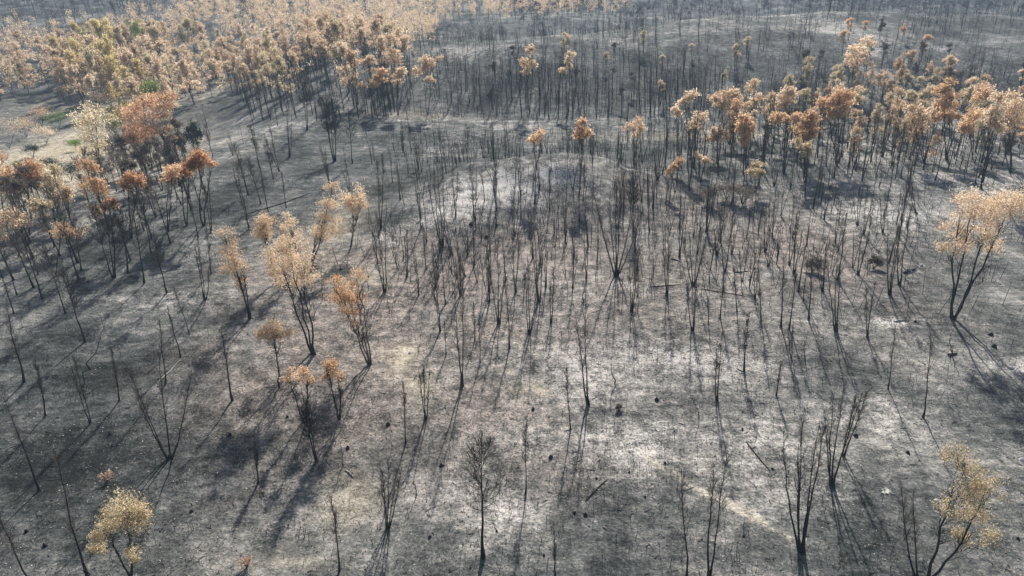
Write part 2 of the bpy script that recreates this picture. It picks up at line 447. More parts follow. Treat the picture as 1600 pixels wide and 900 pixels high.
def leaf_clumps(mb, C, R, n, size, rng, droop=0.35, flat=0.8, var=.17):
    """leaf sprays filling rough lobes: C (K,3), R (K)"""
    C = np.asarray(C, float).reshape(-1, 3); R = np.asarray(R, float).reshape(-1)
    w = R ** 2 / np.sum(R ** 2)
    idx = rng.choice(len(C), n, p=w)
    d = unit(rng.normal(0, 1, (n, 3)))
    rr = rng.random(n) ** 0.45
    lump = 1 + 0.28 * np.sin(d[:, 0] * 5 + idx) + 0.22 * np.sin(d[:, 1] * 6 + idx * 2.1) + 0.2 * np.sin(d[:, 2] * 7 + idx * 0.7)
    p = C[idx] + d * (R[idx] * rr * lump)[:, None] * np.array([1, 1, flat])
    p += rng.normal(0, .15, (n, 3)) * R[idx][:, None] + (rng.random((n, 1)) < .14) * rng.normal(0, .5, (n, 3)) * R[idx][:, None]
    u = unit(rng.normal(0, 1, (n, 3)) + np.array([0, 0, -droop * 2]) + d * 0.5)
    v = unit(np.cross(u, rng.normal(0, 1, (n, 3))))
    s = size * (0.6 + 0.8 * rng.random(n))
    tint = np.clip(0.5 + rng.normal(0, var, n) + 0.10 * rng.normal(0, 1, len(C))[idx], 0.02, 0.98)
    mb.quads(p, u * s[:, None], v * (s * 0.42)[:, None], tint)

def stool_mesh(r, rng, name='stool'):
    mb = MB()
    s = 9
    for j in range(2 + int(r > .3)):
        a = rng.random() * 6.28; q = r * 0.45 * (j > 0)
        k = 5
        P = np.stack([np.full(k, math.cos(a) * q), np.full(k, math.sin(a) * q), np.linspace(-0.35, r * 1.25 * (1 - .25 * j), k)], 1)
        R = r * np.array([1.25, 1.15, 0.95, 0.72, 0.12]) * (1 - .25 * j)
        mb.tubes(P, R, s)
    m = mb.mesh(name, M['bark'], True)
    co = np.zeros(len(m.vertices) * 3, np.float32); m.vertices.foreach_get('co', co)
    co = co.reshape(-1, 3)
    co += rng.normal(0, r * 0.09, co.shape).astype(np.float32)
    m.vertices.foreach_set('co', co.ravel())
    return m

class Proto:
    """meshes of one tree: list of (part name, mesh, parent index)"""
    def __init__(self): self.parts = []
    def add(self, name, mesh, par=None):
        self.parts.append((name, mesh, par)); return len(self.parts) - 1

def place(name, proto, loc, rotz=0.0, sc=1.0, lean=0.0, **tags):
    e = bpy.data.objects.new(name, None); COL.objects.link(e)
    e.empty_display_size = 0.3
    e.location = [float(c) for c in loc]
    e.rotation_euler = (Matrix.Rotation(lean, 3, 'Y') @ Matrix.Rotation(rotz, 3, 'Z')).to_euler()
    e.scale = (sc, sc, sc) if np.isscalar(sc) else sc
    made = []
    for (nm, me, par) in proto.parts:
        o = bpy.data.objects.new(nm, me); COL.objects.link(o)
        o.parent = e if par is None else made[par]
        if nm in ('twigs', 'branches'): o['kind'] = 'stuff'
        made.append(o)
    tag(e, **tags)
    return e

def bare_tree(h, n, top=(0, 0), kind='c', seed=0, near=True, spread=None):
    """burnt tree without leaves; n stems from one stool, top = lean of the middle stem in metres"""
    rng = np.random.default_rng(seed)
    pr = Proto()
    r0 = (0.035 + 0.0052 * h) * (1.25 if kind == 'f' else (0.95 if n > 1 else 1.0)) * (0.9 + .25 * rng.random())
    if n > 1 or kind == 'f':
        pr.add('stool', stool_mesh(r0 * (1.5 + 0.3 * n) if n > 1 else r0 * 1.5, rng))
    sp = (0.022 + 0.017 * n) if spread is None else spread
    for i in range(n):
        c = (i - (n - 1) / 2) / max((n - 1) / 2, 1) if n > 1 else 0
        a = rng.normal(0, .5)
        snap = not near and i != n // 2 and rng.random() < .2
        hh = h * (rng.uniform(.35, .65) if snap else 1 - 0.26 * rng.random() * (i != n // 2))
        dx = top[0] + c * sp * h + rng.normal(0, .02) * h * (n > 1)
        dy = top[1] + a * sp * h * 0.8
        bs = (c * r0 * 1.1 * (n > 1), a * r0 * .5)
        P = stem_path(hh, dx, dy, rng, 10, 0.8 if n > 1 else 1.0, 0.0045 if kind != 'k' else 0.035, bs)
        P[0, 2] = -0.25
        rs = r0 * (0.75 + .35 * rng.random()) * (1 if n == 1 else 0.85)
        t = np.linspace(0, 1, 10)
        R = rs * (1.12 - (0.45 if snap else 1.04) * t ** 0.75) + 0.006 + rs * 0.8 * np.exp(-t * 24)
        mb = MB(); mb.tubes(P, R, 6 if near else 5)
        if kind == 'k': twig_set(mb, P, rng, 5, 2, .4, .14, .012)
        si = pr.add('trunk' if n == 1 else 'stem', mb.mesh('stem', M['bark'], True))
        tb = MB()
        if kind == 'k' or snap: continue
        if kind == 'f':
            twig_set(tb, P, rng, 50 if near else 36, 12 if near else 9, .40, .23, .0125 if near else .017, .95)
            mt = M['twig_dark'] if near else M['twig']
        else:
            twig_set(tb, P, rng, int(((44 if n < 3 else 30) if near else 20) * (0.7 + .6 * rng.random())), 10 if near else 6, .30 if near else .25, .13, .0078 if near else .011, .40)
            mt = M['twig']
        pr.add('twigs', tb.mesh('twigs', mt), si)
    return pr

def crown_tree(h, n, blobs, leaf, seed=0, top=(0, 0), leaves=900, size=0.2, bark='bark', flat=.8, twigs=True, droop=.35):
    """tree that kept scorched leaves; blobs: (x, y, z, r) lobes of the crown round the tree's foot"""
    rng = np.random.default_rng(seed)
    pr = Proto()
    r0 = (0.032 + 0.0058 * h) * (0.9 + .3 * rng.random())
    B = np.asarray(blobs, float)
    if n > 1: pr.add('stool', stool_mesh(r0 * (1.6 + .3 * n), rng))
    order = np.argsort(B[:, 0])
    groups = np.array_split(order, n)
    for i in range(n):
        g = groups[i] if len(groups[i]) else order[-1:]
        tgt = B[g].mean(0)
        ztop = max(B[g, 2].max() * 1.0, h * .5)
        P = stem_path(ztop, tgt[0], tgt[1], rng, 10, 0.9, 0.01, ((i - (n - 1) / 2) * r0 * .9, 0))
        P[0, 2] = -0.25
        t = np.linspace(0, 1, 10)
        R = r0 * (0.7 + .3 * rng.random()) * (1.1 - 0.92 * t) + .01 + r0 * .3 * np.exp(-t * 14)
        mb = MB(); mb.tubes(P, R, 6)
        si = pr.add('trunk' if n == 1 else 'stem', mb.mesh('stem', M[bark], True))
        tb = MB()
        if twigs: twig_set(tb, P, rng, 24, 6, .25, .15, .017, .6)
        for j in g:                                  # limbs into each lobe
            s0 = P[int(np.clip((B[j, 2] - B[j, 3] * 1.6) / ztop * 9, 2, 7))]
            e = B[j, :3]
            m1 = (s0 + e) / 2 + np.array([0, 0, -0.06 * h])
            tb.tubes(np.stack([s0, m1, e]), np.array([.035, .022, .008]), 4)
            k = 10
            o = e + rng.normal(0, .15, (k, 3)) * B[j, 3]
            q = e + unit(rng.normal(0, 1, (k, 3)) + np.array([0, 0, .3])) * B[j, 3] * .9
            s1 = s0 + (e - s0) * (0.5 + .5 * rng.random((k, 1)))
            tb.tubes(np.stack([s1, (s1 + q) / 2 + np.array([0, 0, -.1]), q], 1), np.tile([.013, .01, .004], (k, 1)), 3)
        if tb.n: pr.add('branches', tb.mesh('branches', M['twig_dark']), si)
    lb = MB()
    sub_c = []; sub_r = []
    for b in B:                                      # split every lobe into rough sub-lobes
        k = 7
        d = unit(rng.normal(0, 1, (k, 3))) * (0.35 + .5 * rng.random((k, 1))) * b[3]
        d[:, 2] *= flat
        sub_c.append(b[:3] + d); sub_r.append(b[3] * (0.30 + .28 * rng.random(k)))
    leaf_clumps(lb, np.concatenate(sub_c), np.concatenate(sub_r), leaves, size, rng, droop, flat)
    pr.add('crown', lb.mesh('crown', M[leaf]))
    return pr

def blob_list(h, rng, n, w=.16, z0=.62, z1=.95, r=.085):
    out = []
    for i in range(n):
        a = rng.random() * 6.28; q = w * h * math.sqrt(rng.random())
        z = h * (z0 + (z1 - z0) * rng.random())
        out.append((math.cos(a) * q, math.sin(a) * q, z, r * h * (.7 + .6 * rng.random())))
    out.append((0, 0, h * z1, r * h))
    return out

ORD = ['first', 'second', 'third', 'fourth', 'fifth', 'sixth', 'seventh', 'eighth', 'ninth', 'tenth', 'eleventh', 'twelfth', 'thirteenth', 'fourteenth', 'fifteenth', 'sixteenth',
       'seventeenth', 'eighteenth', 'nineteenth', 'twentieth']
TAKEN = []          # world feet of placed trees

# ------------------------------------------------------------------ burnt trees that can be told apart in the photograph
# foot x, foot y, top x, top y (photo pixels), stems, kind (c coppice, f dense broom top, k crooked snag), label
BARE = [
 (755, 872, 752, 695, 1, 'f', 'single charred tree with a dense broom-shaped bare top at bottom centre'),
 (1253, 862, 1268, 648, 5, 'c', 'tall black five-stemmed coppice at the lower right, stems nearly upright'),
 (1300, 757, 1318, 606, 4, 'c', 'four-stemmed black coppice between the white ash spot and the tallest coppice'),
 (1318, 713, 1346, 610, 2, 'c', 'two leaning stems just behind the coppice beside the white ash spot'),
 (605, 826, 607, 715, 5, 'c', 'five-stemmed small coppice beside the pale straw patch at lower centre'),
 (265, 716, 238, 555, 4, 'c', 'widely spreading black coppice with curved limbs on the dark lower left slope'),
 (62, 766, 8, 612, 1, 'c', 'single straight black trunk leaning outward beside the lower left frame edge'),
 (50, 916, -10, 790, 1, 'c', 'bare trunk cut off by the bottom left corner of the picture'),
 (137, 900, 88, 700, 1, 'c', 'thin bare trunk rising from the bottom edge left of the cream-leaved tree'),
 (70, 650, 55, 560, 2, 'c', 'pair of thin black stems sharing one foot, above the leaning lower-left trunk'),
 (141, 661, 112, 555, 2, 'c', 'crooked pair of black stems, one bent sharply left, on the dark left slope'),
 (186, 626, 172, 545, 2, 'c', 'short two-stemmed black tree between the crooked pair and the spreading coppice'),
 (143, 578, 164, 505, 1, 'k', 'lone crooked snag leaning right on the open grey left slope'),
 (37, 597, 12, 480, 1, 'c', 'curved black tree with wispy top at the left frame edge'),
 (133, 534, 97, 420, 1, 'f', 'dark feathery tree with a long straight shadow on the left slope'),
 (103, 490, 72, 385, 1, 'f', 'dark feathery tree behind the one with a long straight shadow, left slope'),
 (67, 467, 32, 360, 1, 'f', 'dark feathery tree nearest the left frame edge above the grey slope'),
 (22, 490, 2, 420, 1, 'c', 'thin leaning stem touching the left frame edge'),
 (123, 436, 96, 340, 1, 'f', 'left one of two close dark feathery trees above the grey slope'),
 (126, 422, 112, 335, 1, 'f', 'right one of two close dark feathery trees above the grey slope'),
 (178, 434, 158, 318, 3, 'f', 'three-stemmed dark feathery tree in the row above the pale bare strip'),
 (199, 427, 188, 325, 1, 'f', 'slim dark feathery tree just right of the three-stemmed one in the row'),
 (225, 443, 208, 330, 1, 'f', 'dark feathery tree in the middle of the row above the pale bare strip'),
 (238, 400, 224, 318, 1, 'f', 'dark feathery tree standing behind the row above the pale bare strip'),
 (261, 457, 240, 365, 1, 'f', 'short dark feathery tree at the near end of the row, by the pale strip'),
 (320, 468, 310, 375, 3, 'c', 'three thin stems in a narrow V on the open slope right of the pale strip'),
 (330, 428, 320, 340, 1, 'c', 'single thin stem behind the narrow V of three stems'),
 (296, 524, 272, 450, 1, 'c', 'thin leaning stem below the narrow V of three stems'),
 (282, 559, 262, 480, 1, 'c', 'thin leaning stem at the upper end of the pale fallen pole'),
 (363, 626, 345, 510, 1, 'c', 'tall thin bare stem left of the round tan crown on the dark slope'),
 (258, 600, 248, 500, 1, 'c', 'thin bare stem at the lower end of the pale fallen pole'),
 (310, 371, 292, 290, 1, 'c', 'bare stem below the orange-topped trees, left of the fallen dark log'),
 (329, 363, 322, 280, 2, 'c', 'two bare stems below the orange-topped trees, close to the dark log'),
 (390, 358, 366, 262, 2, 'c', 'leaning two-stemmed tree beside the long dark fallen log'),
 (424, 352, 402, 250, 1, 'c', 'tall leaning trunk crossing the long dark fallen log'),
 (447, 325, 440, 270, 1, 'c', 'short trunk at the far end of the long dark fallen log'),
 (452, 245, 448, 160, 3, 'c', 'three-stemmed bare tree alone on the grey flat left of the black thicket'),
 (398, 212, 388, 150, 1, 'c', 'bare trunk on the grey flat behind the lone three-stemmed tree'),
 (480, 203, 472, 110, 2, 'f', 'massive black trunk at the back of the grey flat'),
 (523, 252, 510, 150, 4, 'f', 'broad dark thicket tree with four trunks and a long pool of shadow'),
 (551, 255, 545, 175, 1, 'f', 'dark tree just right of the broad four-trunked thicket tree'),
 (437, 268, 415, 195, 2, 'c', 'two leaning stems in front of the lone three-stemmed tree'),
 (403, 755, 398, 690, 2, 'c', 'short forked burnt stem on the dark slope above the bottom edge'),
 (495, 721, 470, 625, 2, 'f', 'two dark leaning stems in the shaded hollow at lower left centre'),
 (537, 728, 532, 690, 1, 'k', 'short broken burnt stem next to a small pale pole'),
 (634, 692, 631, 595, 1, 'c', 'single thin stem left of the three-stemmed one, on brown litter'),
 (665, 654, 662, 570, 3, 'c', 'three thin stems beside the cream streak, on brown litter'),
 (530, 892, 517, 775, 1, 'c', 'spindly reddish sapling near the bottom edge, left of centre'),
 (650, 776, 647, 742, 1, 'k', 'knee-high burnt sapling right of the five-stemmed small coppice'),
 (821, 772, 822, 650, 1, 'c', 'single thin stem with a black foot right of the broom-topped tree'),
 (892, 671, 885, 575, 1, 'c', 'single dark stem standing just left of the forked stem with twin shadows'),
 (920, 632, 912, 475, 2, 'c', 'forked stem with twin straight shadows at the centre of the clearing'),
 (1093, 651, 1085, 622, 1, 'k', 'knee-high burnt stub with one side branch on pale ash'),
 (1121, 626, 1126, 520, 2, 'c', 'thin forked stem right of the knee-high stub on pale ash'),
 (1073, 908, 1064, 730, 1, 'c', 'tall dark stem at the bottom edge, left one of two close together'),
 (1108, 908, 1122, 705, 2, 'c', 'forked dark stem at the bottom edge, right one of two close together'),
 (868, 903, 866, 832, 1, 'c', 'short dark stem at the bottom edge near the centre'),
 (1213, 618, 1220, 565, 1, 'c', 'small bare stem left of the two straight lone trunks'),
 (1388, 608, 1401, 505, 1, 'c', 'straight lone trunk, left one of two on the right-hand clearing'),
 (1443, 653, 1456, 522, 1, 'c', 'bent lone trunk, right one of two on the right-hand clearing'),
 (1435, 905, 1420, 760, 2, 'c', 'thin dark stems at the bottom edge left of the leaning straw-coloured tree'),
 (691, 386, 680, 248, 4, 'c', 'tall four-stemmed bare tree at the left foot of the pale knoll'),
 (666, 421, 660, 350, 1, 'c', 'dark single stem in front of the tall tree at the knoll foot'),
 (635, 433, 632, 360, 2, 'c', 'two thin stems left of the dark single stem below the knoll'),
 (601, 456, 594, 335, 3, 'c', 'three slender stems behind the rust-brown bush'),
 (595, 357, 592, 240, 2, 'c', 'two slender stems with pale wispy tops left of the knoll'),
 (688, 518, 680, 420, 2, 'c', 'dark leaning pair of stems at the top left of the clearing'),
 (722, 603, 716, 430, 2, 'c', 'tall thin forked stem with a very long shadow in the clearing'),
 (720, 461, 714, 385, 4, 'c', 'dark four-stemmed small coppice above the tall forked stem'),
 (742, 531, 740, 470, 1, 'c', 'short single stem right of the dark leaning pair'),
 (750, 566, 748, 500, 1, 'c', 'short thin stem beside the tall forked stem in the clearing'),
 (764, 472, 760, 380, 3, 'c', 'three upright stems left of the tight trio in the middle'),
 (780, 506, 778, 375, 3, 'c', 'tight trio of upright stems with parallel shadows in the middle'),
 (796, 544, 790, 435, 1, 'c', 'single upright stem in front of the tight trio in the middle'),
 (697, 554, 694, 500, 1, 'c', 'thin short stem in front of the dark leaning pair'),
 (842, 471, 838, 355, 3, 'c', 'three close dark stems behind the two-stemmed ones in the middle'),
 (827, 521, 824, 400, 3, 'c', 'dark three-stemmed tree with a black shadow streak in the middle'),
 (861, 504, 862, 420, 2, 'c', 'small U-shaped pair of stems right of the black shadow streak'),
 (895, 450, 894, 370, 1, 'c', 'single straight stem left of the fan-shaped coppice'),
 (806, 456, 802, 360, 2, 'c', 'two stems at the left of the three close dark stems'),
 (911, 474, 910, 440, 1, 'k', 'small twiggy burnt sapling left below the fan-shaped coppice'),
 (960, 598, 955, 555, 1, 'k', 'small crooked burnt sapling right of the forked stem with twin shadows'),
 (963, 431, 966, 285, 7, 'c', 'fan-shaped coppice of seven black stems at the centre'),
 (990, 362, 990, 270, 2, 'f', 'thick black stem leaning over the fan-shaped coppice from behind'),
 (987, 486, 990, 385, 3, 'c', 'three upright stems in front of the fan-shaped coppice'),
 (1042, 462, 1044, 350, 2, 'c', 'two stems standing at the crossed fallen poles'),
 (1083, 516, 1085, 430, 3, 'c', 'three short upright stems with long shadows right of the centre'),
 (1084, 446, 1090, 340, 4, 'c', 'U-shaped black coppice directly behind the three short upright stems'),
 (1125, 498, 1133, 405, 1, 'c', 'single dark stem right of the three short upright stems'),
 (1133, 424, 1136, 310, 2, 'c', 'wide V-shaped pair of stems behind the single dark stem'),
 (1190, 502, 1183, 415, 1, 'c', 'single curved stem right of the wide V-shaped pair'),
 (1163, 581, 1170, 490, 2, 'c', 'narrow V of two stems with their foot on pale ash'),
 (1107, 506, 1106, 465, 1, 'c', 'short thin stem between the upright trio and the single dark stem'),
 (1152, 487, 1146, 420, 1, 'c', 'thin bent stem left of the single curved stem'),
 (1180, 466, 1184, 370, 2, 'c', 'two thin stems behind the single curved stem'),
 (1160, 440, 1164, 375, 2, 'c', 'two short thin stems right of the wide V-shaped pair'),
 (1391, 461, 1397, 350, 3, 'c', 'three-stemmed coppice just below the black and white boulder'),
 (1406, 445, 1418, 320, 2, 'c', 'tall pair of stems with wispy tops left of the black and white boulder'),
 (1307, 518, 1308, 400, 3, 'c', 'dark close-stemmed tree in front of the burnt thicket, right of centre'),
 (1264, 500, 1271, 385, 1, 'c', 'tall single stem left of the dark close-stemmed tree'),
 (1286, 456, 1288, 380, 4, 'c', 'squat black coppice behind the dark close-stemmed tree'),
 (1233, 514, 1243, 425, 1, 'c', 'leaning single stem at the near edge of the burnt thicket'),
 (1221, 511, 1226, 400, 1, 'c', 'tall thin stem at the near left corner of the burnt thicket'),
 (1237, 559, 1235, 510, 2, 'c', 'short stubby double stem in front of the burnt thicket'),
 (1259, 562, 1256, 515, 1, 'k', 'crooked little stem with a twisted shadow in front of the burnt thicket'),
 (1356, 527, 1364, 440, 2, 'c', 'open V of two thin stems left of the white ash streak'),
 (1485, 556, 1490, 515, 1, 'k', 'broken post-like snag in front of the big tan-crowned tree'),
 (1380, 363, 1384, 300, 3, 'c', 'small black-footed coppice on the pale patch behind the boulder'),
 (1340, 352, 1342, 290, 3, 'c', 'small black-footed coppice at the left of the pale patch'),
 (1433, 334, 1424, 262, 2, 'c', 'slanting pair of stems on the flat behind the boulder'),
 (743, 344, 742, 260, 2, 'c', 'two stems on the pale knoll, left one of the three pairs'),
 (775, 353, 774, 255, 1, 'c', 'tall single stem in the middle of the pale knoll'),
 (712, 338, 710, 270, 2, 'c', 'two stems on the left shoulder of the pale knoll'),
 (741, 414, 739, 330, 1, 'c', 'single stem in front of the pale knoll'),
 (814, 341, 812, 250, 1, 'c', 'single stem on the right half of the pale knoll'),
 (905, 346, 908, 250, 1, 'c', 'dark straight trunk at the right shoulder of the pale knoll'),
 (911, 314, 914, 250, 1, 'c', 'dark trunk just behind the right shoulder of the pale knoll'),
 (859, 328, 858, 262, 2, 'c', 'two stems on top of the pale knoll'),
 (804, 368, 802, 290, 3, 'c', 'three dark stems in front of the right half of the pale knoll'),
 (833, 404, 828, 320, 2, 'c', 'two leaning stems below the right half of the pale knoll'),
]

def hand_bare():
    for i, (bx, by, tx, ty, n, kind, lab) in enumerate(BARE):
        p = ground_at(bx, by)
        q = above(p, tx, ty)
        h = q[2] - p[2]
        sp = .24 if 'fan-shaped coppice of' in lab else .2 if 'widely spreading' in lab else .16 if 'wide V' in lab or 'U-shaped black' in lab else None
        pr = bare_tree(h, n, (q[0] - p[0], 0.0), kind, 1000 + i, True, sp)
        nm = 'burnt_sapling' if h < 3.2 and kind == 'k' else 'burnt_tree'
        place(nm, pr, p, label=lab, cat='tree', group='bare burnt trees of the clearing')
        TAKEN.append(p)
hand_bare()

